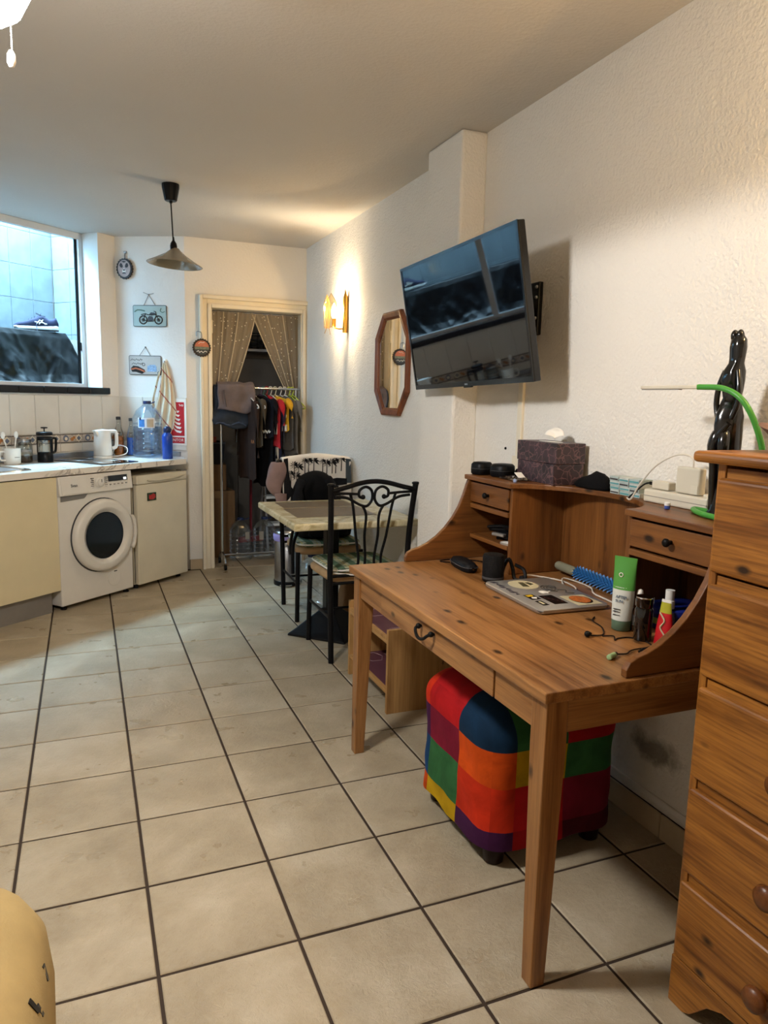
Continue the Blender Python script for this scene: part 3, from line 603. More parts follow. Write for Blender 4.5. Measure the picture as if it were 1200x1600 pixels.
fs = pwroot('fire_sign', 'red fire extinguisher sign with white flames, half behind the towel', 'sign', .49, 1.01)
build('backing', pprism(MB(), [(.362, .995), (.553, .995), (.553, 1.352), (.362, 1.352)], .0075, .0095), m_paper, fs)
build('red_panel', pprism(pprism(MB(), [(.372, 1.068), (.536, 1.068), (.536, 1.328), (.372, 1.328)], .0095, .0108), [(.372, 1.010), (.536, 1.010), (.536, 1.056), (.372, 1.056)], .0095, .0108), m_red, fs)
fm = MB()
for k in range(6):
    z = 1.085+k*.031; w = .004*k; pprism(fm, [(.448+w, z+.052), (.456, z+.026), (.474, z+.010), (.506-w, z+.004), (.518-w, z+.020), (.500-w, z+.022), (.476, z+.026), (.460, z+.036)], .0108, .0118)
build('flame_print', fm, m_paper, fs)
build('mark_print', ptube(ptube(MB(), [(.497, 1.312), (.505, 1.298), (.512, 1.308)], .003, .011), circ(.522, 1.303, .006, 8), .0025, .011, 5, True), m_paper, fs)
text('EXTINTOR', .0315, pw(.453, 1.033, .0108), dP, (0, 0, 1), m_paper, fs)

def towelmat():
    t = NT('striped_tea_towel'); v = t.coords(); sx = t.new('ShaderNodeSeparateXYZ'); t.link(v, sx.inputs[0])
    def band(sock, f, w):
        m1 = t.new('ShaderNodeMath', operation='MULTIPLY'); m1.inputs[1].default_value = f; t.link(sock, m1.inputs[0])
        m2 = t.new('ShaderNodeMath', operation='FRACT'); t.link(m1.outputs[0], m2.inputs[0])
        return t.ramp(m2.outputs[0], [(.5-w, (0, 0, 0)), (.5-w+.02, (1, 1, 1)), (.5+w-.02, (1, 1, 1)), (.5+w, (0, 0, 0))])
    ad = t.new('ShaderNodeMath', operation='MULTIPLY_ADD'); ad.inputs[1].default_value = 1.3; t.link(sx.outputs[0], ad.inputs[0]); t.link(sx.outputs[2], ad.inputs[2])
    c = t.mix(band(ad.outputs[0], 5.2, .045), lin('d6c8ae'), lin('9a5248'))
    c = t.mix(band(sx.outputs[0], 13, .04), c, lin('b58a78'))
    t.link(c, t.b.inputs['Base Color']); t.setp(Roughness=.9); t.bump(t.noise(v, 300, 2), .2, .002); return t.m
tw = pwroot('tea_towel', 'beige tea towel with red stripes hanging from a wall hook', 'towel', .385, 1.06)
def tf(i, j):
    z = 1.625-.585*i; wd = .022+.115*min(1, i*1.6)**.8-(.02 if i > .9 else 0); a = j-.5
    z2 = z+(.10*abs(a) if i > .5 else 0)*(i-.5)*2+.03*math.sin(j*5)*i
    t = .390+a*wd*1.25-.02*i+.018*math.sin(i*4)
    d = .014+.012*math.cos(a*19+i*2)+.010*i
    return pw(t, max(z2, 1.03), max(.013, d))
build('cloth', MB().grid(tf, 26, 30), towelmat(), tw, smooth=True, solid=.003)
build('corner_fold', MB().grid(lambda i, j: pw(.372-.085*i*(1 if i < .75 else (1.75-i)/1)-.03*j*(1-i*.4), 1.60-.30*i-.05*j, .020+.010*math.sin(j*7+i*3)+.016*i), 14, 8), towelmat(), tw, smooth=True, solid=.003)
build('hook', MB().lathe([(.016, 0), (.016, .008), (.010, .014), (.001, .016)], pw(.388, 1.640, .0), 14, Matrix((tuple(dP), (0, 0, 1), tuple(-nP))).transposed()), m_paper, tw)
build('hook_peg', ptube(MB(), [(.388, 1.636), (.388, 1.628), (.389, 1.640)], .004, .018), m_steel, tw)

# round surf plaque by the door
sp = root('bottle_cap_plaque', 'round bottle cap plaque with orange sunset print beside the door frame', 'wall plaque', (1.085, 1.05, 1.68))
def yprism(mb, poly, y0, y1): return mb.prism(poly, lambda a, b, t: (a, t, b), y0, y1)
build('cap_rim', yprism(MB(), [(1.084+(.068+.003*math.cos(i*PI))*math.cos(2*PI*i/44), 1.745+(.068+.003*math.cos(i*PI))*math.sin(2*PI*i/44)) for i in range(44)], 1.030, 1.049), m_tin, sp)
def seg(z0, z1, r=.054): 
    a = [math.asin((z-1.745)/r) for z in (z0, z1)]
    return [(1.084+r*math.cos(a[0]+(a[1]-a[0])*k/8), 1.745+r*math.sin(a[0]+(a[1]-a[0])*k/8)) for k in range(9)]+[(1.084-r*math.cos(a[1]+(a[0]-a[1])*k/8), 1.745+r*math.sin(a[1]+(a[0]-a[1])*k/8)) for k in range(9)]
build('sunset_print', yprism(MB(), seg(1.752, 1.798), 1.027, 1.031), M('orange_print', 'b5674a', .4, var=.15, vs=40), sp)
build('hill_print', yprism(MB(), seg(1.732, 1.751), 1.0275, 1.031), M('olive_print', '6c7563', .4, var=.3, vs=60), sp)
build('sea_print', yprism(MB(), seg(1.692, 1.731), 1.0275, 1.031), M('slate_print', '2f3435', .4, var=.2, vs=60), sp)
build('script_print', MB().tube(smooth_path([(1.045, 1.0265, 1.712), (1.058, 1.0265, 1.722), (1.066, 1.0265, 1.708), (1.080, 1.0265, 1.719), (1.092, 1.0265, 1.708), (1.108, 1.0265, 1.720), (1.122, 1.0265, 1.712)], 4), .0022, 5), m_paper, sp)
build('script_print', MB().tube(smooth_path([(1.060, 1.0265, 1.775), (1.075, 1.0265, 1.785), (1.09, 1.0265, 1.782), (1.105, 1.0265, 1.788)], 4), .0018, 5), m_paper, sp)
build('hook', MB().tube(smooth_path([(1.084, 1.04, 1.812), (1.086, 1.035, 1.835), (1.080, 1.040, 1.86), (1.050, 1.048, 1.866), (1.048, 1.05, 1.83)], 4), .003, 5), m_steel, sp)

# ------------------------------------------------------------------ light well: tarpaulin and shoe
def cloth(name, hexc, rough=.85, var=.18, bs=140, bump=.25, sheen=0): return M(name, hexc, rough, var=var, vs=14, bump=bump, bs=bs, sheen=sheen)
tarp_path = [(.905, 1.440), (.93, 1.455), (.985, 1.52), (1.03, 1.66), (1.06, 1.80), (1.085, 1.842), (1.16, 1.846), (1.30, 1.846), (1.41, 1.838), (1.43, 1.70), (1.44, 1.55)]
def tarp_fn(i, j):
    k = j*(len(tarp_path)-1); a = min(int(k), len(tarp_path)-2); f = k-a
    n = tarp_path[a][0]*(1-f)+tarp_path[a+1][0]*f; z = tarp_path[a][1]*(1-f)+tarp_path[a+1][1]*f
    drop = max(0, min(1, (1.84-z)/.4)); front = 1 if j < .5 else 0
    ur = .995+.105*drop; u = -.88+(ur+.88)*i
    def ridge(x, y, q): return (1-abs(noise.noise(Vector((x, y, q))))*2.2)
    fold = .040*ridge(u*3.2+z*2.2, z*1.1, .3)+.022*ridge(u*7.5-z*4.5, z*2.5, 2.1)+.010*ridge(u*15+z*8, z*9, 4.4)
    n2 = n-max(0, fold)*(.25+drop)*front
    if front: z += (.012*math.sin(u*9)-.01)*(1 if j < .25 else 0)
    return kw(u, max(n2, .868), z)
tp = build('tarpaulin', MB().grid(tarp_fn, 150, 100), M('black_plastic_sheet', '0b0d10', .40, var=.3, vs=6, bump=.0, bs=30, spec=.7), None, loc=kw(.3, 1.2, 1.45), smooth=True, solid=.004)
tag(tp, 'crumpled black plastic sheet draped over the ledge outside the window', 'tarpaulin')
sh = root('running_shoe', 'navy running shoe with white sole on the black sheet outside window', 'shoe', kw(.80, 1.17, 1.851), KA+math.radians(-37.7))
def shoe_w(x): return .030+.017*math.sin(PI*min(1, max(0, (x+.155)/.31)))**.6+(.006 if x < -.03 else 0)
def sect(x, z0, z1, k=1.0, n=14, p=2.6):
    w = shoe_w(x)*k; c = (z0+z1)/2; h = (z1-z0)/2
    return [(x, w*math.copysign(abs(math.cos(a))**(2/p), math.cos(a)), c+h*math.copysign(abs(math.sin(a))**(2/p), math.sin(a))) for a in (2*PI*i/n for i in range(n))]
xs = [-.158+.316*i/18 for i in range(19)]
def shoetop(x):
    pts = [(-.158, .036), (-.13, .058), (-.09, .066), (-.05, .078), (-.01, .098), (.03, .118), (.055, .112), (.085, .088), (.115, .090), (.140, .104), (.150, .098), (.158, .060)]
    for (a, b), (c, d) in zip(pts, pts[1:]):
        if a <= x <= c: return b+(d-b)*(x-a)/(c-a)
    return pts[-1][1]
m_navyf = cloth('navy_mesh', '20243f', .8, .2, 250, .4)
build('upper', MB().loft([sect(x, .016, max(.030, shoetop(x)), .93 if abs(x) < .14 else (.82 if abs(x) < .15 else .62)) for x in xs]), m_navyf, sh, local=True, smooth=70)
build('midsole', MB().loft([sect(x, .006+(.012 if x < -.13 else 0)+.05*max(0, -x-.12), .030+.012*max(0, x*6), 1.0 if abs(x) < .15 else .6, p=5) for x in xs]), m_paper, sh, local=True, smooth=50)
build('outsole', MB().loft([sect(x, .0+.05*max(0, -x-.12)+(.006 if x < -.14 else 0), .009+.05*max(0, -x-.12)+(.006 if x < -.14 else 0), .97 if abs(x) < .15 else .6, p=5) for x in xs]), m_gasket, sh, local=True)
st = MB()
for p in ([(.02, .045), (.05, .080)], [(.0, .045), (.028, .078)], [(-.01, .062), (.04, .058), (.075, .048)], [(.03, .075), (.065, .045)]):
    st.tube([(a, -shoe_w(a)*.95-.001, b) for a, b in p], .0035, 5)
build('side_stripes', st, m_paper, sh, local=True)
for k in range(5): build('lace', MB().tube([(-.055+.022*k, -.020, .073+.011*k), (-.052+.022*k, 0, .084+.0115*k), (-.055+.022*k, .020, .073+.011*k)], .0028, 5), m_navyf, sh, local=True)
build('lace', MB().tube(smooth_path([(.03, -.015, .118), (.0, -.035, .128), (.02, -.045, .112), (.065, -.03, .108)], 4), .0022, 5), m_navyf, sh, local=True)
build('lace', MB().tube(smooth_path([(.0, -.044, .06), (.002, -.075, .01), (.004, -.094, -.01), (.0, -.108, -.08), (-.004, -.115, -.13)], 4), .0025, 5), m_navyf, sh, local=True)
rd = root('grey_rag', 'small twisted grey rag lying behind the running shoe', 'rag', kw(1.06, 1.30, 1.800), KA)
build('cloth', MB().loft([[(x, .02*r*math.cos(a), .010+.075*max(0, x)+.012*r*math.sin(a)) for a in (2*PI*k/8 for k in range(8))] for x, r in ((-.06, .5), (-.02, 1), (.03, .8), (.07, 1.2), (.075, .3))]), cloth('grey_rag_cloth', '6d7072'), rd, local=True, smooth=True)

# ------------------------------------------------------------------ doorway: sheer curtains
def sheer():
    t = NT('sheer_dotted_voile'); v = t.coords()
    vo = t.new('ShaderNodeTexVoronoi'); vo.inputs['Scale'].default_value = 36; vo.inputs['Randomness'].default_value = .55
    mp = t.new('ShaderNodeMapping'); mp.inputs['Scale'].default_value = (1, .0, 1); t.link(v, mp.inputs['Vector']); t.link(mp.outputs[0], vo.inputs['Vector'])
    dots = t.ramp(vo.outputs['Distance'], [(.13, (1, 1, 1)), (.20, (0, 0, 0))])
    t.link(t.mix(dots, lin('a89c89'), lin('e8e0d0')), t.b.inputs['Base Color']); t.setp(Roughness=.9)
    al = t.new('ShaderNodeMath', operation='MULTIPLY_ADD'); al.inputs[1].default_value = .35; al.inputs[2].default_value = .60
    sv = t.new('ShaderNodeSeparateColor'); t.link(dots, sv.inputs[0]); t.link(sv.outputs[0], al.inputs[0]); t.link(al.outputs[0], t.b.inputs['Alpha'])
    return t.m
m_sheer = sheer(); m_hem = M('voile_hem', 'c4b8a2', .9)
cl = root('sheer_curtain', 'left sheer dotted curtain panel drawn across the closet doorway', 'curtain', (1.17, 1.195, 2.04), 0, 'doorway curtains')
def cfl(i, j):
    z = 2.045-.68*i; xr = 1.535-.20*i**1.25; x = 1.170+(xr-1.170)*j
    return (x, 1.192+.012*math.sin(j*26+i*2)*(.4+.6*i)+.004*math.sin(j*60), z)
build('voile', MB().grid(cfl, 24, 60), m_sheer, cl, smooth=True)
build('hem', MB().tube([cfl(i/12, 1.0) for i in range(13)], .004, 5), m_hem, cl)
for jj in (.30, .62): build('pleat', MB().tube([Vector(cfl(i/12, jj))+Vector((0, -.004, 0)) for i in range(13)], .0035, 5), m_hem, cl)
cr = root('sheer_curtain', 'right sheer dotted curtain panel gathered against the door jamb', 'curtain', (1.88, 1.195, 2.04), 0, 'doorway curtains')
def cfr(i, j):
    if i < .55: k = i/.55; z = 2.045-.62*k; xl = 1.505+.285*k**1.05
    else: k = (i-.55)/.45; z = 1.425-.55*k; xl = 1.79+.035*min(1, k*2)
    x = xl+(1.886-xl)*j
    return (x, 1.192+.012*math.sin(j*26+i*2)*(.4+.6*i)+.004*math.sin(j*60), z)
build('voile', MB().grid(cfr, 40, 60), m_sheer, cr, smooth=True)
build('hem', MB().tube([cfr(i/24, 0) for i in range(25)], .004, 5), m_hem, cr)
for jj in (.32, .66): build('pleat', MB().tube([Vector(cfr(i/24, jj))+Vector((0, -.004, 0)) for i in range(20)], .0035, 5), m_hem, cr)
tag(build('curtain_rod', MB().tube([(1.1655, 1.192, 2.042), (1.8875, 1.192, 2.042)], .004, 8), m_chrome), 'thin chrome curtain rod across the top of the closet doorway', 'curtain rod')

# ------------------------------------------------------------------ clothes rail
RY_, RZ_ = 1.10, 1.450
rk = root('clothes_rail', 'chrome clothes rail on castors standing in the closet doorway', 'clothes rail', (1.55, RY_, 0))
build('rail', MB().tube([(1.185, RY_, RZ_), (1.880, RY_, RZ_)], .010, 10), m_chrome, rk, smooth=True)
for x in (1.235, 1.845):
    build('upright', MB().tube([(x, RY_, .06), (x, RY_, RZ_)], .010, 10), m_chrome, rk, smooth=True)
    build('foot_bar', MB().tube(smooth_path([(x, .965, .055), (x, 1.0, .10), (x, RY_, .125), (x, 1.2, .10), (x, 1.24, .055)], 4), .009, 8), m_chrome, rk, smooth=True)
    for y in (.965, 1.24): build('castor', MB().lathe([(.004, -.010), (.022, -.010), (.024, 0), (.022, .010), (.004, .010)], (x, y, .0245), 14, Matrix.Rotation(PI/2, 3, 'Y')), m_black, rk, smooth=True); build('castor_stem', MB().tube([(x, y, .03), (x, y, .058)], .006, 6), m_chrome, rk)
build('base_bar', MB().tube([(1.235, RY_+.02, .095), (1.845, RY_+.02, .095)], .009, 8), m_chrome, rk, smooth=True)

def saddle(x0, x1, zf, zb, top, ry, wob, nx=26):
    path = [(-ry-.012, zf), (-ry-.008, zf+.06), (-ry, top-.08), (-ry*.75, top-.02), (0, top), (ry*.75, top-.02), (ry, top-.08), (ry+.006, zb)]
    def fn(i, j):
        k = i*(len(path)-1); a = min(int(k), len(path)-2); f = k-a
        y = path[a][0]*(1-f)+path[a+1][0]*f; z = path[a][1]*(1-f)+path[a+1][1]*f
        x = x0+(x1-x0)*j; d = max(0, (top-z)/.3)
        return (x+.014*math.sin(z*30+j*3)*d+.02*d*(j-.5), RY_+y+wob*noise.noise(Vector((x*14, z*10, top*7)))*(.3+d), z+.02*math.sin(j*6+top*9)*d+.012*noise.noise(Vector((x*18, y*20, 3))))
    return MB().grid(fn, 36, nx)
jn = root('folded_jeans', 'dark blue jeans folded over the end of the clothes rail', 'jeans', (1.30, RY_, 1.13))
build('denim', saddle(1.180, 1.445, 1.145, 1.15, 1.472, .040, .03), cloth('dark_denim', '1f2733', .85, .3, 260), jn, smooth=True, solid=.012)
build('waist_hem', MB().tube([(1.183+.03*k, RY_-.063+.004*math.sin(k*2), 1.165+.012*math.sin(k*1.3)) for k in range(9)], .006, 5), cloth('denim_seam', '39455a'), jn)
gs = root('folded_shorts', 'grey cotton shorts folded over the jeans on the clothes rail', 'shorts', (1.34, RY_, 1.24))
build('cotton', saddle(1.205, 1.490, 1.262, 1.27, 1.492, .062, .034), cloth('grey_cotton', '635858', .9, .14, 180), gs, smooth=True, solid=.010)
build('pocket_seam', MB().tube([(1.245, RY_-.084, 1.43), (1.25, RY_-.092, 1.37), (1.262, RY_-.098, 1.30)], .004, 5), cloth('grey_seam', '4d4545'), gs)

def hanger(x, phi, hexc, label):
    o = root('clothes_hanger', label, 'hanger', (x, RY_, RZ_), phi, 'clothes hangers on the rail')
    m = M('hanger_'+hexc, hexc, .4)
    build('hook', MB().tube(smooth_path([(0, -.014, -.006), (0, -.012, .010), (0, 0, .0165), (0, .014, .008), (0, .010, -.020), (0, 0, -.050)], 4), .0036, 6), m, o, local=True, smooth=True)
    build('arms', MB().tube(smooth_path([(-.20, 0, -.155), (-.19, 0, -.135), (-.09, 0, -.085), (0, 0, -.050), (.09, 0, -.085), (.19, 0, -.135), (.20, 0, -.155)], 3), .0045, 6).tube([(-.20, 0, -.155), (.20, 0, -.155)], .0042, 6), m, o, local=True, smooth=True)
    return o
def garment(name, label, cat, x, phi, w, length, mat, sleeve=.20, thick=.030, extra=None, seed=0):
    o = root(name, label, cat, (x, RY_, RZ_-.06-length), phi, 'clothes hung on the rail')
    mb = MB(); top = length; loops = []
    prof = [(0, 1.0), (.25, .96), (.5, .97), (.78, 1.0), (.88, .97), (.93, .75), (.97, .45), (1.0, .26)]
    for k in range(15):
        f = k/14
        for (a, wa_), (b, wb_) in zip(prof, prof[1:]):
            if a <= f <= b: s = wa_+(wb_-wa_)*(f-a)/(b-a)
        t = thick*(1.25-.35*f) if f < .9 else thick*.7
        loops.append([((w/2*s)*math.cos(q)*(1+.03*math.sin(3*q+seed)), t*math.sin(q)*(1+.45*math.sin(6*q+seed+f*2)), top*f+.012*math.sin(4*q+seed)*(1-f)) for q in (2*PI*i/28 for i in range(28))])
    mb.loft(loops)
    for s in (-1, 1):
        if sleeve:
            pth = [(s*w*.44, 0, top*.93), (s*w*.52, .004, top*.93-.05), (s*w*.57, .008*s, top*.93-sleeve*.6), (s*w*.58, .010, top*.93-sleeve)]
            mb.tube(smooth_path(pth, 4), [thick*1.0+.015*math.sin(k*.5) for k in range(13)], 10)
    build('fabric', mb, mat, o, local=True, smooth=70)
    if extra: extra(o)
    return o
PH = math.radians(-74)
m_white2 = M('white_print', 'd8d5cc', .8)
def band_print(mat, z0, z1, x0, x1, y=-.047):
    return lambda o: build('print', MB().box(x0, x1, y, -.005, z0, z1), mat, o, local=True, bevel=.004)
def teeprint(o): build('script_print', MB().tube([(.045+.0115*k, -.026, .050+.012*((k*7) % 5-2)/2) for k in range(15)], .0045, 5), m_white2, o, local=True)
def ysh(o):
    build('white_print', MB().prism([(.03, .10), (.15, .06), (.16, .08), (.04, .125)], lambda a, b, t: (a, t, b), -.026, -.005), m_white2, o, local=True)
    build('stripe_print', MB().prism([(.08, .20), (.185, .10), (.195, .12), (.09, .22)], lambda a, b, t: (a, t, b), -.026, -.005), m_white2, o, local=True)
    build('white_hem', MB().box(.01, .205, -.027, -.005, -.004, .050), m_white2, o, local=True, bevel=.006)
    build('blue_print', MB().prism([(.06, .050), (.15, .050), (.105, .0)], lambda a, b, t: (a, t, b), -.029, -.02), m_blue, o, local=True)
garment('brown_jacket', 'dark brown hooded jacket with orange sleeve lettering on the rail', 'jacket', 1.440, PH, .30, .66, cloth('brown_fleece', '2c1a10'), .44, .014, seed=1,
        extra=lambda o: text('RA', .040, (.155, -.030, .30), (1, .0, 0), (0, 0, 1), M('faded_orange', '9a6136', .8), o, local=True))
garment('olive_jacket', 'olive brown jacket hanging beside the dark brown jacket', 'jacket', 1.492, PH, .32, .40, cloth('olive_cotton', '453a2a'), .30, .014, seed=2)
garment('black_tee', 'black T-shirt with small white lettering on the rail', 'shirt', 1.552, PH, .44, .33, cloth('black_cotton', '151318'), .18, .014, seed=3, extra=teeprint)
garment('black_coat', 'long black coat hanging low behind the T-shirts', 'coat', 1.575, PH, .34, .72, cloth('black_wool', '101014'), .44, .014, seed=4)
garment('red_shirt', 'bright red shirt with white stripe between black and yellow shirts', 'shirt', 1.602, PH, .46, .40, cloth('red_jersey', 'b01c24'), .20, .014, seed=5, extra=band_print(m_white2, .10, .26, .16, .19, -.022))
garment('navy_tracksuit', 'long navy tracksuit top with white side stripe on the rail', 'jacket', 1.635, PH, .36, .68, cloth('navy_jersey', '191b34'), .44, .014, seed=6, extra=band_print(m_white2, .03, .30, .12, .145, -.022))
garment('yellow_shirt', 'yellow sports shirt with white and blue print on the rail', 'shirt', 1.672, PH, .44, .27, cloth('yellow_jersey', 'd3a01c'), .15, .014, seed=7, extra=ysh)
garment('grey_tee', 'mid grey T-shirt hanging next to the yellow shirt', 'shirt', 1.715, PH, .42, .42, cloth('grey_jersey', '565452'), .22, .014, seed=8)
garment('grey_shirt', 'grey shirt nearest the lime green hangers on the rail', 'shirt', 1.752, PH, .42, .46, cloth('light_grey_jersey', '66635f'), .24, .014, seed=9)
for x, c, lb in ((1.440, 'd8d4cc', 'white hanger holding the dark brown jacket'), (1.492, 'd5d1c8', 'white hanger holding the olive jacket'), (1.552, '45305c', 'purple hanger holding the black T-shirt'), (1.575, '2f6a66', 'teal hanger holding the long black coat'),
                 (1.602, 'a5202a', 'red hanger holding the red shirt'), (1.635, 'd6d2ca', 'white hanger holding the navy tracksuit top'), (1.672, 'd9d3b4', 'cream hanger holding the yellow shirt'), (1.715, 'd7d3ca', 'white hanger holding the mid grey T-shirt'),
                 (1.752, 'd4d0c8', 'white hanger holding the grey shirt by the lime hangers'), (1.788, 'b5c63a', 'empty lime green hanger beside the grey shirt'), (1.816, 'bccb40', 'empty lime green hanger at the very end of the rail')):
    hanger(x, PH, c, lb)

# ------------------------------------------------------------------ things stored in the closet
for k, (x, y, lb) in enumerate(((1.432, 1.345, 'empty ribbed water jug on closet floor beside the cardboard box'), (1.640, 1.350, 'empty ribbed water jug on closet floor nearer the door jamb'))):
    j = water_jug(root('empty_water_jug', lb, 'water jug', (x, y, 0), .2*k, 'empty jugs on the closet floor'), .36, .092, full=0)
    build('label', wrap(-1.35, -1.0, .19, .25, .096) if k == 0 else wrap(-2.4, -2.05, .18, .25, .096), M('dull_label', '8f8a80', .6), j, local=True)
m_card = M('cardboard', '6f5336', .85, var=.12, vs=5)
def carton(loc, d, rz, label):
    o = root('cardboard_box', label, 'box', loc, rz)
    build('box', MB().box(-d[0]/2, d[0]/2, -d[1]/2, d[1]/2, 0, d[2]), m_card, o, local=True, bevel=.003)
    build('tape', MB().box(-.025, .025, -d[1]/2-.001, d[1]/2+.001, d[2]-.06, d[2]+.001), M('brown_tape', '8b6b45', .4), o, local=True); return o
carton((1.250, 1.62, 0), (.30, .34, .58), .05, 'tall brown cardboard box on the closet floor at the left')
carton((1.225, 1.64, .582), (.26, .30, .22), -.1, 'smaller cardboard box on top of the tall one')
crt = root('storage_crate', 'black plastic crate stacked on the cardboard boxes in the closet', 'crate', (1.21, 1.63, .806), .1)
build('body', MB().loft([rrect(.11, .13, 0, 8), rrect(.125, .145, .18, 8), rrect(.118, .138, .18, 8), rrect(.105, .125, .01, 8)]), m_dark, crt, local=True)
build('rim', MB().tube([(a*1.0, b*1.0, .18) for a, b, c in rrect(.125, .145, 0, 8)], .006, 6, closed=True), m_gasket, crt, local=True)
rb = root('red_carton', 'small orange red carton lying in the black crate', 'box', (1.235, 1.57, .826), .2)
build('carton', MB().box(-.035, .035, -.02, .02, 0, .21), M('orange_red_card', '8f3a22', .6), rb, local=True, bevel=.002); build('carton_label', MB().box(-.025, .025, -.022, -.0195, .03, .09), m_paper, rb, local=True)
br = root('broom', 'red handled broom leaning against the back of the closet', 'broom', (1.56, 1.62, 0), 0)
build('handle', MB().tube([(1.575, 1.60, .14), (1.695, 2.160, 1.04)], .012, 8), M('broom_red', '7a1a20', .4), br, smooth=True)
build('head', MB().cbox((1.572, 1.59, .125), (.24, .045, .05), .25), M('broom_red2', '8d2228', .45), br, bevel=.008)
build('bristles', MB().loft([[(1.572+a*.115, 1.59+a*.028+b*.018, .10) for a, b in ((-1, -1), (1, -1), (1, 1), (-1, 1))], [(1.572+a*.128, 1.59+a*.03+b*.03, .002) for a, b in ((-1, -1), (1, -1), (1, 1), (-1, 1))]]), M('bristle_grey', '55504c', .9, bump=.6, bs=300), br)
dsn = root('step_stool', 'white folding step stool standing behind the jugs', 'step stool', (1.86, 1.70, 0), 0)
for x in (1.72, 1.98): build('leg', MB().tube([(x, 1.55, 0), (x, 1.72, .72)], .012, 8), m_kick, dsn); build('leg', MB().tube([(x, 1.92, 0), (x, 1.74, .72)], .012, 8), m_kick, dsn)
for z, y in ((.24, 1.60), (.48, 1.655), (.72, 1.73)): build('tread', MB().box(1.71, 1.99, y-.07, y+.06, z, z+.025), m_paper, dsn, bevel=.005)
sf = root('closet_shelf', 'white wall shelf high at the back of the closet', 'shelf', (1.75, 2.30, 1.80), 0)
build('board', MB().box(1.30, 2.11, 2.12, 2.448, 1.80, 1.825), m_kick, sf, bevel=.003)
for x in (1.45, 1.95): build('bracket', MB().tube([(x, 2.15, 1.797), (x, 2.44, 1.760)], .008, 6), m_kick, sf)
bs_ = root('wire_basket', 'dark wire basket of cables on the closet shelf', 'basket', (1.76, 2.27, 1.826), 0)
build('frame', MB().tube([(a, b, .0) for a, b, c in rrect(.14, .11, 0, 8, 16)], .005, 5, closed=True).tube([(a*1.1, b*1.1, .14) for a, b, c in rrect(.14, .11, 0, 8, 16)], .005, 5, closed=True), m_dark, bs_, local=True)
for k in range(16):
    a, b, c = rrect(.14, .11, 0, 8, 16)[k]; build('wire', MB().tube([(a, b, 0), (a*1.1, b*1.1, .14)], .003, 4), m_dark, bs_, local=True)
build('cables', MB().tube(smooth_path([(.09*math.cos(k*1.9), .06*math.sin(k*2.3), .03+.012*(k % 6)) for k in range(16)], 5), .008, 6), m_gasket, bs_, local=True, smooth=True)
wd = root('wardrobe_panel', 'tall dark brown cupboard standing at the back of the closet', 'cupboard', (1.55, 2.28, 0), 0)
build('carcass', MB().box(1.10, 2.05, 2.20, 2.44, 0, 1.74), M('dark_cupboard', '4a4239', .6), wd)
for x0, x1 in ((1.105, 1.572), (1.578, 2.045)):
    d = build('door', MB().box(x0, x1, 2.182, 2.2, .05, 1.735), M('cupboard_door', '574e43', .55), wd, bevel=.004)
    build('handle', MB().tube([(1.56 if x0 < 1.3 else 1.59, 2.172, .95), (1.56 if x0 < 1.3 else 1.59, 2.172, 1.1)], .005, 6), m_steel, d)

# ------------------------------------------------------------------ pedal bin
bn = root('pedal_bin', 'round stainless steel pedal bin lined with a lilac bag', 'bin', (1.605, .42, 0), 0)
build('base', MB().lathe([(.104, 0), (.106, .006), (.106, .032), (.100, .036)], (1.605, .42, 0), 36), m_black, bn, smooth=50)
build('body', MB().lathe([(.101, .034), (.101, .372), (.098, .375)], (1.605, .42, 0), 36), m_steel, bn, smooth=50)
build('lilac_bag', MB().lathe([(.1035, .335), (.107, .345), (.110, .372), (.106, .388), (.095, .388)], (1.605, .42, 0), 36), M('lilac_bag', '9d90c8', .45, bump=.5, bs=60), bn, smooth=50)
build('lid', MB().lathe([(.104, .386), (.105, .394), (.095, .410), (.05, .420), (.001, .422)], (1.605, .42, 0), 36), m_steel, bn, smooth=50)
build('pedal', MB().prism([(-.05, .315), (-.035, .285), (.035, .285), (.05, .315)], lambda a, b, t: (1.565+a, b, t), .012, .022), m_chrome, bn, bevel=.003)

# ------------------------------------------------------------------ dining table
tb = root('pedestal_table', 'small cream marble-look table with brown inlay panels on black pedestal', 'table', (1.55, -.80, 0))
def creammarble():
    t = NT('cream_marble'); v = t.coords(); n = t.noise(v, 9, 6, .65, 1.2)
    t.link(t.ramp(n, [(.3, lin('9a8f66')), (.5, lin('c8be9a')), (.7, lin('dfd7bc'))]), t.b.inputs['Base Color']); t.setp(Roughness=.25); return t.m
tt = build('tabletop', MB().box(1.195, 1.895, -1.262, -.420, .712, .750), creammarble(), tb, bevel=.010, seg=3)
m_inlay = M('brown_inlay', '665743', .4, var=.16, vs=50)
build('inlay_panel', MB().box(1.285, 1.725, -.715, -.480, .7495, .7515), m_inlay, tt); build('inlay_panel', MB().box(1.270, 1.725, -1.060, -.735, .7495, .7515), m_inlay, tt)
build('bracket', MB().box(1.40, 1.71, -.79, -.74, .695, .712).box(1.53, 1.58, -.95, -.58, .695, .712), m_black, tb)
build('column', MB().cbox((1.555, -.765, .40), (.075, .075, .60)), m_black, tb, bevel=.004)
def dia(r, z): return [(1.555-r, -.765, z), (1.555, -.765-r, z), (1.555+r, -.765, z), (1.555, -.765+r, z)]
build('base', MB().loft([dia(.265, 0), dia(.265, .012), dia(.225, .035), dia(.085, .130), dia(.060, .150)]), m_black, tb, bevel=.006)

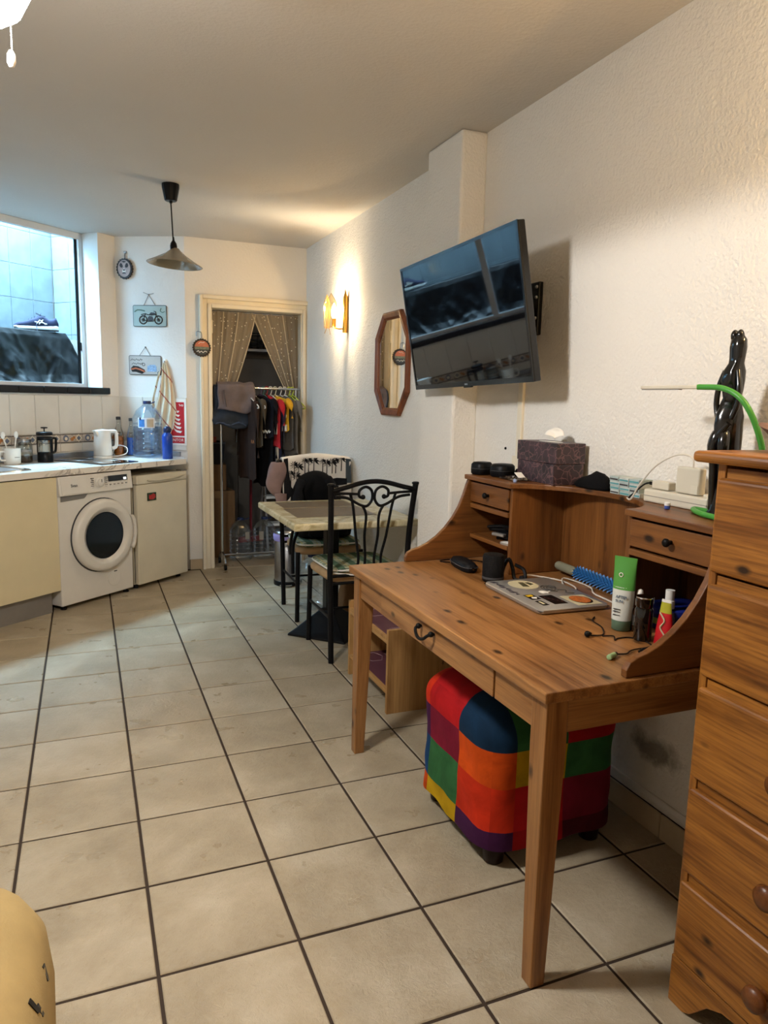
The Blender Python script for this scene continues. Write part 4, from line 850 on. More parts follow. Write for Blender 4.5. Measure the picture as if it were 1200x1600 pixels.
# ------------------------------------------------------------------ chairs (local: seat faces +y, back at y=0)
m_iron = M('black_iron', '151517', .42, .3, var=.2); m_tan = cloth('tan_suede', 'b0906a', .9, .1)
def plaid():
    t = NT('green_plaid'); v = t.coords((1, 1, 0)); sx = t.new('ShaderNodeSeparateXYZ'); t.link(v, sx.inputs[0])
    def band(sock, f, w, ph=0):
        m1 = t.new('ShaderNodeMath', operation='MULTIPLY_ADD'); m1.inputs[1].default_value = f; m1.inputs[2].default_value = ph; t.link(sock, m1.inputs[0])
        m2 = t.new('ShaderNodeMath', operation='FRACT'); t.link(m1.outputs[0], m2.inputs[0])
        return t.ramp(m2.outputs[0], [(.5-w, (0, 0, 0)), (.5-w+.02, (1, 1, 1)), (.5+w-.02, (1, 1, 1)), (.5+w, (0, 0, 0))])
    c = t.mix(band(sx.outputs[0], 11, .24), lin('b9bca0'), lin('5b7a60')); c = t.mix(t.mix(.55, (0, 0, 0), band(sx.outputs[1], 11, .24)), c, lin('3f5d4a'))
    c = t.mix(band(sx.outputs[0], 11, .04, .5), c, lin('c9b46a')); c = t.mix(band(sx.outputs[1], 11, .04, .5), c, lin('22302c'))
    t.link(c, t.b.inputs['Base Color']); t.setp(Roughness=.9); t.bump(t.noise(v, 200, 2), .2, .002); return t.m
m_plaid = plaid()
def pad(w0, w1, y0, y1, z0, z1, mat, o, name, bulge=.3, n=10):
    lp = []
    for z, k in ((z0, .94), (z0+(z1-z0)*.25, 1.0), (z0+(z1-z0)*.7, 1.0), (z1-.002, .93), (z1, .80)):
        r = rrect(1, 1, z, 6, 36); lp.append([((w0+(w1-w0)*(y*.5+.5))*x*k, (y0+y1)/2+(y1-y0)/2*y*k, z) for x, y, z in r])
    return build(name, MB().loft(lp), mat, o, local=True, smooth=60)
def make_chair(label, loc, rz):
    o = root('dining_chair', label, 'chair', loc, rz, 'wrought iron dining chairs')
    W = .217
    for s in (-1, 1):
        post = [(s*(W-.012), .0, 0), (s*(W-.006), .0, .30), (s*W, -.002, .50), (s*(W+.004), -.02, .72), (s*(W+.016), -.055, .955)]
        build('back_post', MB().tube(smooth_path(post, 4), .0155, 10), m_iron, o, local=True, smooth=60)
        build('finial', MB().lathe([(.0165, 0), (.021, .004), (.021, .010), (.014, .014), (.001, .015)], (s*(W+.016), -.055, .950), 12), m_iron, o, local=True, smooth=60)
        build('leg', MB().tube([(s*(W-.006), .405, 0), (s*(W-.012), .395, .44)], .0145, 10), m_iron, o, local=True, smooth=60)
        build('stretcher', MB().tube([(s*(W-.010), .0, .24), (s*(W-.010), .402, .24)], .008, 8), m_iron, o, local=True, smooth=60)
        for x0, x1, x2 in ((.055, .105, .155), (.022, .035, .065)):
            zt = .875 if x0 > .04 else .830
            build('back_bar', MB().tube(smooth_path([(s*x0*1.35, -.002, .475), (s*x0*1.15, -.006, .56), (s*(x0+.4*(x1-x0)+.010), -.022, .68), (s*x1*1.02, -.036, zt-.04), (s*(x1+.022), -.040, zt+(.035 if x0 > .04 else .012))], 5), .0075, 8), m_iron, o, local=True, smooth=60)
        # scroll
        sc = [(s*.205, -.046, .895), (s*.14, -.044, .885), (s*.075, -.042, .850), (s*.035, -.042, .842), (s*.008, -.044, .875), (s*.012, -.047, .922), (s*.045, -.050, .942), (s*.078, -.049, .925), (s*.080, -.047, .895), (s*.062, -.046, .885)]
        build('scroll', MB().tube(smooth_path(sc, 6), .0075, 8).ball((s*.058, -.046, .889), .013, 10, 6), m_iron, o, local=True, smooth=60)
        build('scroll_arm', MB().tube(smooth_path([(s*.215, -.050, .912), (s*.15, -.048, .910), (s*.080, -.047, .905)], 4), .007, 8), m_iron, o, local=True, smooth=60)
    build('top_rail', MB().tube(smooth_path([(-W-.010, -.054, .925), (-.16, -.053, .940), (-.075, -.052, .962), (0, -.052, .970), (.075, -.052, .962), (.16, -.053, .940), (W+.010, -.054, .925)], 6), .0125, 10), m_iron, o, local=True, smooth=60)
    build('seat_rail', MB().tube([(-W, .0, .470), (W, .0, .470)], .009, 8).tube([(-W+.01, .0, .430), (W-.01, .0, .430)], .008, 8), m_iron, o, local=True, smooth=60)
    build('cross_stretcher', MB().tube([(-W+.01, .19, .24), (W-.01, .19, .24)], .007, 8), m_iron, o, local=True, smooth=60)
    pad(.205, .220, .020, .425, .425, .472, m_tan, o, 'seat')
    return o
def cushion(label, loc, rz, tie=True):
    c = root('seat_cushion', label, 'cushion', loc, rz, 'plaid seat cushions')
    pad(.195, .208, -.19, .20, 0, .028, m_plaid, c, 'cover')
    build('piping', MB().tube([((.195+.013*(y*.5+.5))*x*1.0, .005+.195*y, .014) for x, y, z in rrect(1, 1, 0, 6, 40)], .005, 6, closed=True), m_paper, c, local=True, smooth=True)
    if tie: build('tie', MB().tube(smooth_path([(-.19, -.20, .008), (-.10, -.232, .0), (0, -.236, -.004), (.12, -.232, .004), (.18, -.20, .008)], 5), .004, 6), m_paper, c, local=True, smooth=True)
    return c
make_chair('black iron scroll-back chair nearest the desk, back towards the camera', (1.600, -1.275, 0), 0)
cushion('green plaid cushion on the near dining chair', (1.600, -1.050, .4735), 0)
make_chair('black iron chair on the far side of the table hung with clothes', (1.640, -.125, 0), PI-.03)
cushion('green plaid cushion on the far dining chair under the backpack', (1.635, -.350, .4735), PI-.03, False)

# things on the far chair
def palmmat():
    t = NT('palm_print_cloth'); v = t.coords()
    t.link(t.ramp(t.noise(v, 5, 3), [(.3, lin('cfc6bb')), (.7, lin('e4ddd2'))]), t.b.inputs['Base Color']); t.setp(Roughness=.85); return t.m
tl = root('printed_towel', 'white towel printed with black palm trees draped over far chair back', 'towel', (1.66, -.10, .80))
YB = -.175+.10
def tow(i, j, off=0.0):
    x = 1.425+.475*j; zt = 1.005+.012*math.sin(j*3.1)-.03*abs(j-.5)
    if i < .62: k = i/.62; y = -.118-.006*math.sin(j*14)-off; z = .70+(zt-.02-.70)*k; y -= .02*(1-k)
    elif i < .75: k = (i-.62)/.13; y = -.118-off+(.075)*k; z = zt-.02+.02*math.sin(PI*k)
    else: k = (i-.75)/.25; y = -.043+.0*k; z = zt-.02-.25*k
    return (x, y, z)
build('cloth', MB().grid(tow, 30, 30), palmmat(), tl, smooth=True, solid=.006)
m_palm = M('palm_black_print', '17171a', .85); m_slate = M('slate_print2', '3d454a', .85)
pm = MB()
def ty(x, z): return tow(min(.62, max(0, (z-.70)/(.98-.70)*.62)), (x-1.425)/.475)[1]-.006
for k, (x, z0, h) in enumerate(((1.475, .79, .10), (1.50, .855, .09), (1.53, .80, .13), (1.575, .88, .09), (1.60, .87, .105), (1.635, .885, .085), (1.695, .885, .085), (1.725, .88, .075), (1.765, .885, .07), (1.79, .885, .085), (1.83, .90, .08), (1.515, .80, .07))):
    pm.prism([(x-.003, z0), (x+.003, z0), (x+.005, z0+h), (x+.001, z0+h)], lambda a, b, t: (a, ty(a, b)-t, b), -.001, .0012)
    for q in range(8):
        a = -.5+q*.6; r = .034*(.8+.4*((q*3+k) % 3)/2); cx, cz = x+.002, z0+h
        pm.prism([(cx, cz+.003), (cx+r*.55*math.cos(a)-.007*math.sin(a), cz+r*.55*math.sin(a)+.007*math.cos(a)), (cx+r*math.cos(a), cz+r*math.sin(a)-.006), (cx+r*.5*math.cos(a), cz+r*.5*math.sin(a)-.006)], lambda a_, b, t: (a_, ty(a_, min(b, .985))-t, min(b, .990)), -.001, .0012)
build('palm_print', pm, m_palm, tl)
build('dark_print_band', MB().prism([(1.430, .70), (1.432, .985), (1.46, .99), (1.462, .91), (1.48, .80), (1.52, .76), (1.60, .82), (1.70, .84), (1.80, .855), (1.868, .85), (1.868, .81), (1.72, .80), (1.60, .77), (1.53, .70)], lambda a, b, t: (a, ty(a, b)-t, b), -.001, .0010), m_palm, tl)
build('slate_print_band', MB().prism([(1.86, .82), (1.862, .985), (1.898, .98), (1.898, .82)], lambda a, b, t: (a, ty(a, b)-t, b), -.001, .0012), m_slate, tl)
jk = root('black_jacket', 'crumpled black jacket bundled over the palm print towel on the chair', 'jacket', (1.64, -.17, .66))
def jkf(i, j):
    a = PI*j; x = 1.640-.165*math.cos(a)*(1-.12*i); z = .66+.245*math.sin(a)**.75*(1-.04*i)
    y = -.145-.075*math.sin(PI*min(1, i*1.05))+.018*noise.noise(Vector((x*16, z*16, i*3)))
    return (x+.01*noise.noise(Vector((z*20, i*4, 1))), y-.012*math.sin(a*7)*math.sin(PI*i), .655+(z-.655)*(1-.97*i*i))
build('fabric', MB().grid(jkf, 16, 40), cloth('black_fleece', '131315', .95, .25, 200), jk, smooth=True, solid=.008)
build('sleeve', MB().tube(smooth_path([(1.53, -.20, .84), (1.505, -.235, .79), (1.50, -.24, .70), (1.51, -.23, .655)], 5), [.03+.006*math.sin(k) for k in range(16)], 10), cloth('black_fleece2', '18181b', .95, .25, 200), jk, smooth=True)
build('sleeve', MB().tube(smooth_path([(1.70, -.21, .86), (1.745, -.24, .80), (1.75, -.24, .70)], 5), [.03+.005*math.sin(k*1.3) for k in range(11)], 10), cloth('black_fleece2', '18181b', .95, .25, 200), jk, smooth=True)
cp_ = root('pink_cap', 'dusty pink cloth cap hanging from the far chair post', 'cap', (1.395, -.125, .74))
def capf(i, j):
    a = 2*PI*j; z = .965-.235*i; r = (.020+.050*math.sin(PI*min(1, .12+i*.9))**.8)*(1-.25*i)
    return (1.392+.010*math.sin(i*6)-.03*math.sin(PI*i)+.012*i+r*.95*math.cos(a)*(1+.12*math.sin(3*a+i*5)), -.130+r*.55*math.sin(a), z)
build('crown', MB().grid(capf, 16, 28), cloth('dusty_pink', '8a736f', .9, .12, 160), cp_, smooth=True, solid=.004)
build('peak', MB().grid(lambda i, j: (1.405+.040*(j-.5)*2*(1-.25*i)+.010*i, -.150-.012*math.cos((j-.5)*3)-.008*i, .765-.10*i-.012*abs(j-.5)), 8, 10), cloth('dusty_pink2', '846d69', .9, .12, 160), cp_, smooth=True, solid=.006)
build('strap', MB().tube(smooth_path([(1.385, -.13, .955), (1.402, -.11, .975), (1.425, -.105, .962)], 5), .010, 6), m_black, cp_)
bp = root('backpack', 'black backpack slumped on the far chair seat beneath the table', 'backpack', (1.64, -.36, .503))
build('body', MB().loft([[(1.640+x*a, -.335+y*b, z) for x, y, _ in rrect(1, 1, 0, 3.2, 28)] for z, a, b in ((.504, .15, .10), (.515, .175, .115), (.57, .185, .125), (.64, .175, .115), (.675, .14, .09), (.685, .08, .05))]), cloth('black_nylon', '111217', .6, .2, 120), bp, smooth=60)
build('front_pocket', MB().loft([[(1.640+x*a, -.445+y*b, z) for x, y, _ in rrect(1, 1, 0, 3.2, 24)] for z, a, b in ((.512, .11, .02), (.53, .13, .035), (.60, .125, .03), (.625, .10, .012))]), cloth('black_nylon2', '16171d', .6, .2, 120), bp, smooth=60)
build('strap', MB().tube(smooth_path([(1.48, -.37, .64), (1.44, -.45, .57), (1.405, -.475, .49), (1.400, -.48, .40), (1.402, -.478, .30)], 6), .011, 6).tube(smooth_path([(1.49, -.36, .60), (1.425, -.43, .60), (1.392, -.46, .50), (1.388, -.465, .42)], 6), .009, 6), m_black, bp, smooth=True)
jg3 = water_jug(root('empty_water_jug', 'clear water jug on the tiles under the far chair', 'water jug', (1.600, -.222, 0), .3), .36, .092, full=.0)
pb = root('paper_bag', 'small crumpled brown paper bag on the floor against the wall', 'bag', (1.80, -.42, 0), .2)
build('bag', MB().loft([[(x*a+.01*math.sin(7*x+z*40), y*b+.008*math.sin(9*y+z*30), z) for x, y, _ in rrect(1, 1, 0, 5, 24)] for z, a, b in ((0, .07, .05), (.08, .075, .055), (.16, .065, .045), (.21, .06, .02))]), M('kraft_paper', '8c6743', .85, bump=.5, bs=40), pb, local=True, smooth=60)

# ------------------------------------------------------------------ small shelf crate under the desk
bc = root('shelf_crate', 'low pine shelf crate with purple printed shelves beside the desk leg', 'shelf', (1.615, -1.71, 0))
m_pale = WOOD('pale_pine', 'c69a5f', '9a7040', 'z', .55, .05)
for y in (-1.462, -1.965): build('side_board', MB().box(1.430, 1.800, y, y+.020, 0, .388), m_pale, bc, bevel=.002)
m_pur = M('purple_print', '5b3540', .5, var=.1)
for z in (.108, .338):
    s = build('shelf_board', MB().box(1.432, 1.80, -1.945, -1.462, z-.018, z), WOOD('pale_pine', 'c69a5f', '9a7040', 'y', .55, .05), bc, bevel=.002)
    sp_ = build('purple_liner', MB().box(1.450, 1.795, -1.943, -1.464, z, z+.0022), m_pur, s)
    m_pl = M('pale_line_print', '9d8287', .6)
    for k in range(3):
        cx, cy = 1.53+.09*(k % 2), -1.86+.16*k
        build('line_print', MB().tube([(cx+.05*math.cos(a), cy+.065*math.sin(a), z+.0025) for a in (PI/3*q for q in range(6))], .0016, 4, closed=True), m_pl, s)
        build('block_print', MB().box(cx+.07, cx+.12, cy-.05, cy+.03, z+.002, z+.0032), m_pl, s)
build('back_board', MB().box(1.795, 1.806, -1.965, -1.442, .02, .37), m_pale, bc)
build('front_rail', MB().box(1.430, 1.446, -1.945, -1.462, .340, .352), m_pale, bc)

# ------------------------------------------------------------------ patchwork ottoman
ot = root('patchwork_ottoman', 'square ottoman covered in bright velvet patchwork under the desk', 'ottoman', (1.525, -2.85, 0))
OC = Vector((1.525, -2.850, .270)); OH = Vector((.242, .242, .208)); OR = .085
VC = {'r': '9c1518', 'o': 'b8440f', 'y': 'a8850f', 'n': '10283f', 'g': '2c5a33', 'p': '3a1638', 'm': '6b1428', 'v': 'b02a12', 'd': '46101a', 'k': '0f1218', 'b': '14365c'}
def velvet(c):
    nm = 'velvet_'+c
    if nm in MATS: return MATS[nm]
    t = NT(nm); v = t.coords(rnd=6); col = lin(VC[c])
    t.link(t.ramp(t.noise(v, 9, 4, .6, .6), [(.3, tuple(x*.70 for x in col)), (.7, tuple(min(1, x*1.25) for x in col))]), t.b.inputs['Base Color']); t.setp(Roughness=.8)
    t.b.inputs['Sheen Weight'].default_value = .5; t.b.inputs['Sheen Roughness'].default_value = .4; t.b.inputs['Sheen Tint'].default_value = (*[min(1, x*2+.02) for x in col], 1)
    t.b.inputs['Specular IOR Level'].default_value = .1; t.bump(t.noise(v, 160, 3), .2, .002); MATS[nm] = t.m; return t.m
def rbox(face, s, t):
    q = {'-x': (-1, -s, t), '+x': (1, s, t), '-y': (s, -1, t), '+y': (-s, 1, t), '+z': (s, t, 1)}[face]
    p = Vector((q[0]*OH.x, q[1]*OH.y, q[2]*OH.z)); inner = Vector([max(-(h-OR), min(h-OR, c)) for h, c in zip(OH, p)])
    if p.z < 0: inner.z = p.z                     # the loose cover hangs straight down below
    d = p-inner
    if d.length > 1e-9: p = inner+d.normalized()*OR if d.length > OR*.999 else p
    f = p.z/OH.z                                     # softly waisted sides, crowned top
    p.x *= 1+.04*max(0, f-.2)+.02*max(0, -f); p.y *= 1+.04*max(0, f-.2)+.02*max(0, -f)
    if face == '+z': p.z += .030*(1-s*s)*(1-t*t)
    w = noise.noise(Vector((p.x*11, p.y*11, p.z*13)))*.006
    return OC+p*(1+w/.24)
def patches(face, cols, rows, cmap):
    for a in range(len(cols)-1):
        for b in range(len(rows)-1):
            def fn(i, j, a=a, b=b):
                return rbox(face, cols[a]+(cols[a+1]-cols[a])*i, rows[b]+(rows[b+1]-rows[b])*j)
            build('velvet_patch', MB().grid(fn, 7, 7), velvet(cmap[a][b]), ot, smooth=80)
# columns left to right as seen from outside, rows bottom to top
patches('-x', (-1, -.62, .22, 1), (-1, -.72, -.05, .50, 1), ('obpv', 'ygmr', 'pvon'))
patches('-y', (-1, -.62, .10, 1), (-1, -.72, -.05, .50, 1), ('pvon', 'rryg', 'dmgr'))
patches('+z', (-1, -.62, .10, 1), (-1, -.22, .62, 1), ('nrv', 'gyo', 'rdy'))
patches('+x', (-1, -.3, .4, 1), (-1, -.3, .4, 1), ('kgr', 'myd', 'gor')); patches('+y', (-1, -.3, .4, 1), (-1, -.3, .4, 1), ('gor', 'bym', 'rnp'))
build('underside', MB().box(1.31, 1.74, -3.065, -2.635, .075, .09), m_dark, ot)
m_foot = M('dark_brown_foot', '221310', .35)
for x in (1.345, 1.700):
    for y in (-3.035, -2.665): build('foot', MB().lathe([(.026, 0), (.031, .004), (.036, .06), (.037, .080)], (x, y, 0), 20), m_foot, ot, smooth=60)

# ------------------------------------------------------------------ sofa corner at the lower left
so = root('tan_sofa', 'rounded corner of a tan sofa with black printed marks, lower left', 'sofa', (-.45, -4.3, 0))
m_tanc = cloth('tan_sofa_cloth', '9a8355', .9, .10, 220, .2)
def sofa_loop(z, dx, dy, r=.15):
    x0, x1, y0, y1 = -1.0, .135+dx, -5.0, -3.455+dy; out = []
    for cx, cy, q in ((x1-r, y1-r, 0), (x0+r, y1-r, 1), (x0+r, y0+r, 2), (x1-r, y0+r, 3)):
        for k in range(17):
            a = PI/2*(q+k/16); out.append((cx+r*math.cos(a)+.0015*noise.noise(Vector((z*9, k*.6+q*5, 1))), cy+r*math.sin(a)+.0015*noise.noise(Vector((z*8, k*.5+q*5, 5))), z))
    return out
build('seat_cover', MB().loft([sofa_loop(.04, .0, .0), sofa_loop(.16, .012, .01), sofa_loop(.28, .016, .012), sofa_loop(.42, .018, .012), sofa_loop(.50, .010, .006), sofa_loop(.545, -.010, -.012), sofa_loop(.570, -.045, -.045), sofa_loop(.582, -.12, -.12)]), m_tanc, so, smooth=80)
def sx_(z): return .135+(.018 if z < .42 else .018-.008*(z-.42)/.08 if z < .50 else .010-.020*(z-.50)/.045)
for k, (y, z, hh) in enumerate(((-3.755, .505, .030), (-3.655, .470, .038), (-3.745, .49, .025), (-3.80, .44, .06))):
    build('black_print', MB().prism([(y, z), (y-.012, z+hh*.2), (y-.016, z+hh), (y-.004, z+hh*.9)], lambda a, b, t: (sx_(b)+t, a, b), -.006, .0016), m_black, so)
for x in (-.9, .02):
    for y in (-4.9, -3.58): build('foot', MB().lathe([(.025, 0), (.03, .04)], (x, y, 0), 12), m_dark, so)

# ------------------------------------------------------------------ writing desk with hutch
PL, PD = 'a67645', '734720'
WX, WY, WZ = (WOOD('desk_pine', PL, PD, a, .34, .09, 1.0, .5) for a in 'xyz')
HX, HY, HZ = (WOOD('hutch_pine', '825327', '542f14', a, .40, .09) for a in 'xyz')
m_ironh = M('wrought_iron', '1c1a19', .5, .5)
dk = root('writing_desk', 'pine writing desk with tapered legs along the right wall', 'desk', (1.535, -2.865, 0))
build('desktop', MB().box(1.155, 1.908, -3.520, -2.208, .727, .755), WY, dk, bevel=.004)
for x, y in ((1.172, -3.503), (1.172, -2.283), (1.838, -3.503), (1.838, -2.283)):
    a, b = .060, .040
    ox = 0 if x < 1.5 else a-b; oy = 0 if y < -3 else a-b
    build('leg', MB().loft([[(x+ox, y+oy, 0), (x+ox+b, y+oy, 0), (x+ox+b, y+oy+b, 0), (x+ox, y+oy+b, 0)], [(x, y, .60), (x+a, y, .60), (x+a, y+a, .60), (x, y+a, .60)], [(x, y, .727), (x+a, y, .727), (x+a, y+a, .727), (x, y+a, .727)]]), WZ, dk, bevel=.003)
for y0, y1 in ((-3.443, -3.269), (-2.497, -2.283)): build('front_apron', MB().box(1.178, 1.200, y0, y1, .640, .727), WY, dk, bevel=.0015)
for x0, x1 in ((1.845, 1.865),): build('back_apron', MB().box(x0, x1, -3.443, -2.283, .640, .727), WY, dk)
for y in (-3.495, -2.245): build('side_apron', MB().box(1.232, 1.838, y, y+.022, .640, .727), WX, dk, bevel=.0015)
dw = build('drawer', MB().box(1.174, 1.196, -3.266, -2.500, .642, .724), WY, dk, bevel=.002)
hd = MB().tube(smooth_path([(1.172, -2.835, .702), (1.152, -2.838, .698), (1.146, -2.855, .684), (1.144, -2.880, .678), (1.146, -2.905, .684), (1.152, -2.922, .698), (1.172, -2.925, .702)], 5), .005, 8)
for y in (-2.836, -2.924): hd.ball((1.162, y, .702), .009, 12, 8)
build('handle', hd, m_ironh, dw, smooth=True)

ht = root('desk_hutch', 'pine hutch with curved sides and small drawers on the desk', 'hutch', (1.78, -2.85, .756))
side = [(1.385, .7565), (1.385, .775), (1.395, .793), (1.415, .803), (1.445, .811), (1.480, .827), (1.520, .853), (1.555, .885), (1.588, .925), (1.615, .970), (1.635, 1.020), (1.648, 1.060), (1.655, 1.078), (1.908, 1.078), (1.908, .7565)]
for y in (-2.208, -3.508): build('side_panel', MB().prism(side, lambda a, b, t: (a, t, b), y, y+.020 if y < -3 else y-.020), HX, ht, bevel=.003)
for y in (-2.535, -3.165): build('divider', MB().box(1.668, 1.895, y, y+.018, .7565, 1.078), HZ, ht, bevel=.002)
build('back_panel', MB().box(1.895, 1.908, -3.487, -2.229, .7565, 1.078), HZ, ht)
edge = [(1.648, -2.198), (1.648, -2.545)]
for k in range(1, 16):
    a = PI*k/16; edge.append((1.648+.205*math.sin(a), -2.850+.305*math.cos(a)))
edge += [(1.648, -3.155), (1.648, -3.518), (1.908, -3.518), (1.908, -2.198)]
build('top_board', MB().prism(edge, lambda a, b, t: (a, b, t), 1.0785, 1.097), HY, ht, bevel=.003)
for y0, y1 in ((-2.515, -2.230), (-3.486, -3.168)):
    d = build('drawer', MB().box(1.662, 1.80, y0, y1, .992, 1.070), HY, ht, bevel=.0025)
    ym = (y0+y1)/2
    build('knob', MB().lathe([(.006, 0), (.006, .010), (.011, .014), (.012, .020), (.008, .025), (.001, .026)], (1.662, ym, 1.031), 14, Matrix.Rotation(-PI/2, 3, 'Y')), m_ironh, d, smooth=60)
    build('rail', MB().box(1.662, 1.894, y0, y1, .966, .984), HY, ht, bevel=.002)
build('shelf', MB().box(1.666, 1.894, -2.515, -2.230, .843, .859), HY, ht, bevel=.002)

# ------------------------------------------------------------------ on the desk
Z0 = .7555
ec = root('spectacle_case', 'long black zip case lying on the desk beside the curved side', 'case', (1.556, -2.390, Z0), math.radians(84))
build('shell', MB().loft([[(x*a, y*b, z) for x, y, _ in rrect(1, 1, 0, 3.2, 28)] for z, a, b in ((0, .078, .026), (.006, .086, .032), (.020, .088, .034), (.033, .078, .026), (.038, .05, .014))]), cloth('black_case', '0f0f12', .55, .2, 90), ec, local=True, smooth=60)
build('zip', MB().tube([(x*.089, y*.0348, .020) for x, y, _ in rrect(1, 1, 0, 3.2, 28)], .002, 5, closed=True), m_gasket, ec, local=True)
build('zip_pull', MB().box(-.095, -.084, -.004, .004, .015, .022).box(.084, .097, -.012, -.002, .008, .014), m_chrome, ec, local=True)
tag(build('looped_black_cord', MB().tube(smooth_path([(1.550, -2.29, Z0+.003), (1.52, -2.265, Z0+.003), (1.545, -2.245, Z0+.003), (1.60, -2.25, Z0+.003), (1.66, -2.29, Z0+.003), (1.70, -2.36, Z0+.003)], 6), .0022, 6), m_black, None, loc=(1.6, -2.3, Z0), smooth=True), 'thin black cord looped on the desk by the zip case', 'cord')  # plain black cord lying in a loop
spk = root('cylinder_speaker', 'short black cylindrical speaker standing on the desk', 'speaker', (1.562, -2.598, Z0))
build('body', MB().lathe([(.034, 0), (.0375, .004), (.0385, .012), (.0385, .090), (.036, .098), (.030, .100), (.001, .099)], (1.562, -2.598, Z0), 36), M('black_mesh', '0e0e10', .6, bump=.6, bs=500), spk, smooth=50)
build('base_ring', MB().lathe([(.0388, .012), (.0392, .014), (.0392, .018), (.0388, .020)], (1.562, -2.598, Z0), 36), m_gasket, spk)
hp_ = root('folded_strap', 'small tangle of black strap behind the cylindrical speaker', 'strap', (1.66, -2.60, Z0))
build('strap', MB().tube(smooth_path([(1.625, -2.555, Z0+.006), (1.62, -2.575, Z0+.045), (1.63, -2.59, Z0+.075), (1.642, -2.60, Z0+.04), (1.640, -2.62, Z0+.008), (1.665, -2.645, Z0+.010), (1.672, -2.625, Z0+.040), (1.650, -2.60, Z0+.055)], 5), .0065, 6), m_black, hp_, smooth=True)
build('buckle', MB().cbox((1.662, -2.635, Z0+.012), (.022, .016, .018), .4), m_dark, hp_, bevel=.003)

lp = root('laptop', 'closed silver laptop covered in stickers on the desk', 'laptop', (1.615, -2.835, Z0), math.radians(-2))
m_sil = M('silver_aluminium', 'b0aca6', .34, .6, var=.04)
build('base', MB().loft([rrect(.124, .178, .0015, 30, 60), rrect(.127, .181, .005, 30, 60), rrect(.128, .182, .0095, 30, 60)]), m_sil, lp, local=True, smooth=40)
ld = build('lid', MB().loft([rrect(.128, .182, .0105, 30, 60), rrect(.128, .182, .014, 30, 60), rrect(.125, .179, .0165, 30, 60)]), m_sil, lp, local=True, smooth=40)
build('hinge_gap', MB().box(-.126, .126, -.180, .180, .0094, .0106), m_dark, lp, local=True)
def stick(name, poly, mat, z=.0166, h=.0006): return build(name, MB().prism(poly, lambda a, b, t: (a, b, t), z, z+h), mat, ld, local=True)
def lcirc(x, y, rx, ry, k=24): return [(x+rx*math.cos(2*PI*i/k), y+ry*math.sin(2*PI*i/k)) for i in range(k)]
m_crm = M('cream_sticker', 'c9bf9c', .4); m_blk = M('black_sticker', '0e0d10', .35); m_yel = M('yellow_sticker', 'c7a21e', .4); m_pizza = M('pizza_print', 'b5632a', .5, var=.45, vs=90)
stick('sticker', lcirc(-.015, .105, .050, .058), m_crm); stick('sticker_print', [(-.03, .08), (-.008, .075), (-.002, .13), (-.018, .135)], M('olive_ink', '4b4832', .5), .0172); stick('sticker_print', [(.004, .09), (.022, .10), (.018, .13), (.003, .125)], M('olive_ink', '4b4832', .5), .0172)
for k in range(8): stick('sticker_print', [(-.112+.007*((k*5) % 3), .165-.022*k), (-.095, .165-.022*k), (-.085-.006*(k % 2), .150-.022*k), (-.104, .150-.022*k)], M('dark_script_ink', '2a2533', .5))
a_ = [(.012*math.cos(t)*(1.35-.2*math.cos(2*t)), -.015*math.sin(t)*(1.2)) for t in (2*PI*k/28 for k in range(28))]
stick('emblem', [(x, y+.0) if not (y < -.010 and abs(x) < .006) else (x, y+.006) for x, y in a_], m_paper); stick('emblem', lcirc(.022, .004, .005, .003, 10), m_paper)
stick('sticker', [(-.088, -.015), (-.054, -.015), (-.054, -.072), (-.088, -.072)], m_blk); stick('sticker_print', [(-.084, -.022), (-.06, -.020), (-.062, -.038), (-.084, -.042)], m_yel, .0172); stick('sticker_print', [(-.074, -.045), (-.058, -.050), (-.066, -.066), (-.080, -.060)], m_paper, .0172)
stick('sticker', [(-.045, -.038), (.004, -.038), (.004, -.135), (-.045, -.135)], m_blk)
for k in range(5): stick('sticker_print', lcirc(-.035+.008*k, -.06-.013*k, .003, .004, 8), M('dim_red_ink', '5a2a24', .5), .0172)
stick('sticker', [(-.088, -.088), (-.066, -.088), (-.066, -.138), (-.088, -.138)], m_blk); stick('sticker_print', [(-.082, -.098), (-.074, -.098), (-.074, -.128), (-.082, -.128)], m_crm, .0172)
stick('sticker', [(.020, -.060), (.108, -.060), (.108, -.168), (.020, -.168)], m_crm); stick('sticker_print', lcirc(.066, -.112, .034, .044), m_blk, .0172); stick('sticker_print', lcirc(.064, -.110, .031, .040), m_pizza, .0176)
bm_ = MB()
for r in (.012, .022, .032): bm_.tube([(.045+r*math.cos(t)*.8, .035+r*1.2*math.sin(t), .0172) for t in (2*PI*k/20 for k in range(17))], .0016, 4)
bm_.tube(smooth_path([(.06, .07, .0172), (.075, .05, .0172), (.06, .02, .0172), (.085, .0, .0172), (.07, -.025, .0172), (.092, -.04, .0172)], 4), .0022, 4)
build('line_sticker', bm_, M('dark_line_ink', '3a3530', .5), ld, local=True)
m_cord = M('white_cord', 'cfc9bd', .5)
tag(build('charging_cable', MB().tube(smooth_path([(1.668, -2.655, Z0+.006), (1.70, -2.60, Z0+.012), (1.76, -2.60, Z0+.003), (1.80, -2.68, Z0+.003), (1.79, -2.77, Z0+.003), (1.76, -2.80, Z0+.003), (1.765, -2.74, Z0+.003), (1.81, -2.67, Z0+.010), (1.845, -2.70, Z0+.003), (1.840, -2.79, Z0+.003), (1.800, -2.86, Z0+.003), (1.79, -2.95, Z0+.003), (1.77, -3.05, Z0+.003), (1.72, -3.11, Z0+.003)], 6), .0028, 6), m_cord, None, loc=(1.78, -2.8, Z0), smooth=True), 'white charging cable coiled behind the laptop', 'cable')
rl = root('massage_roller', 'massage stick with blue spiky sleeve and grey handle at the desk back', 'massage roller', (1.862, -2.78, Z0))
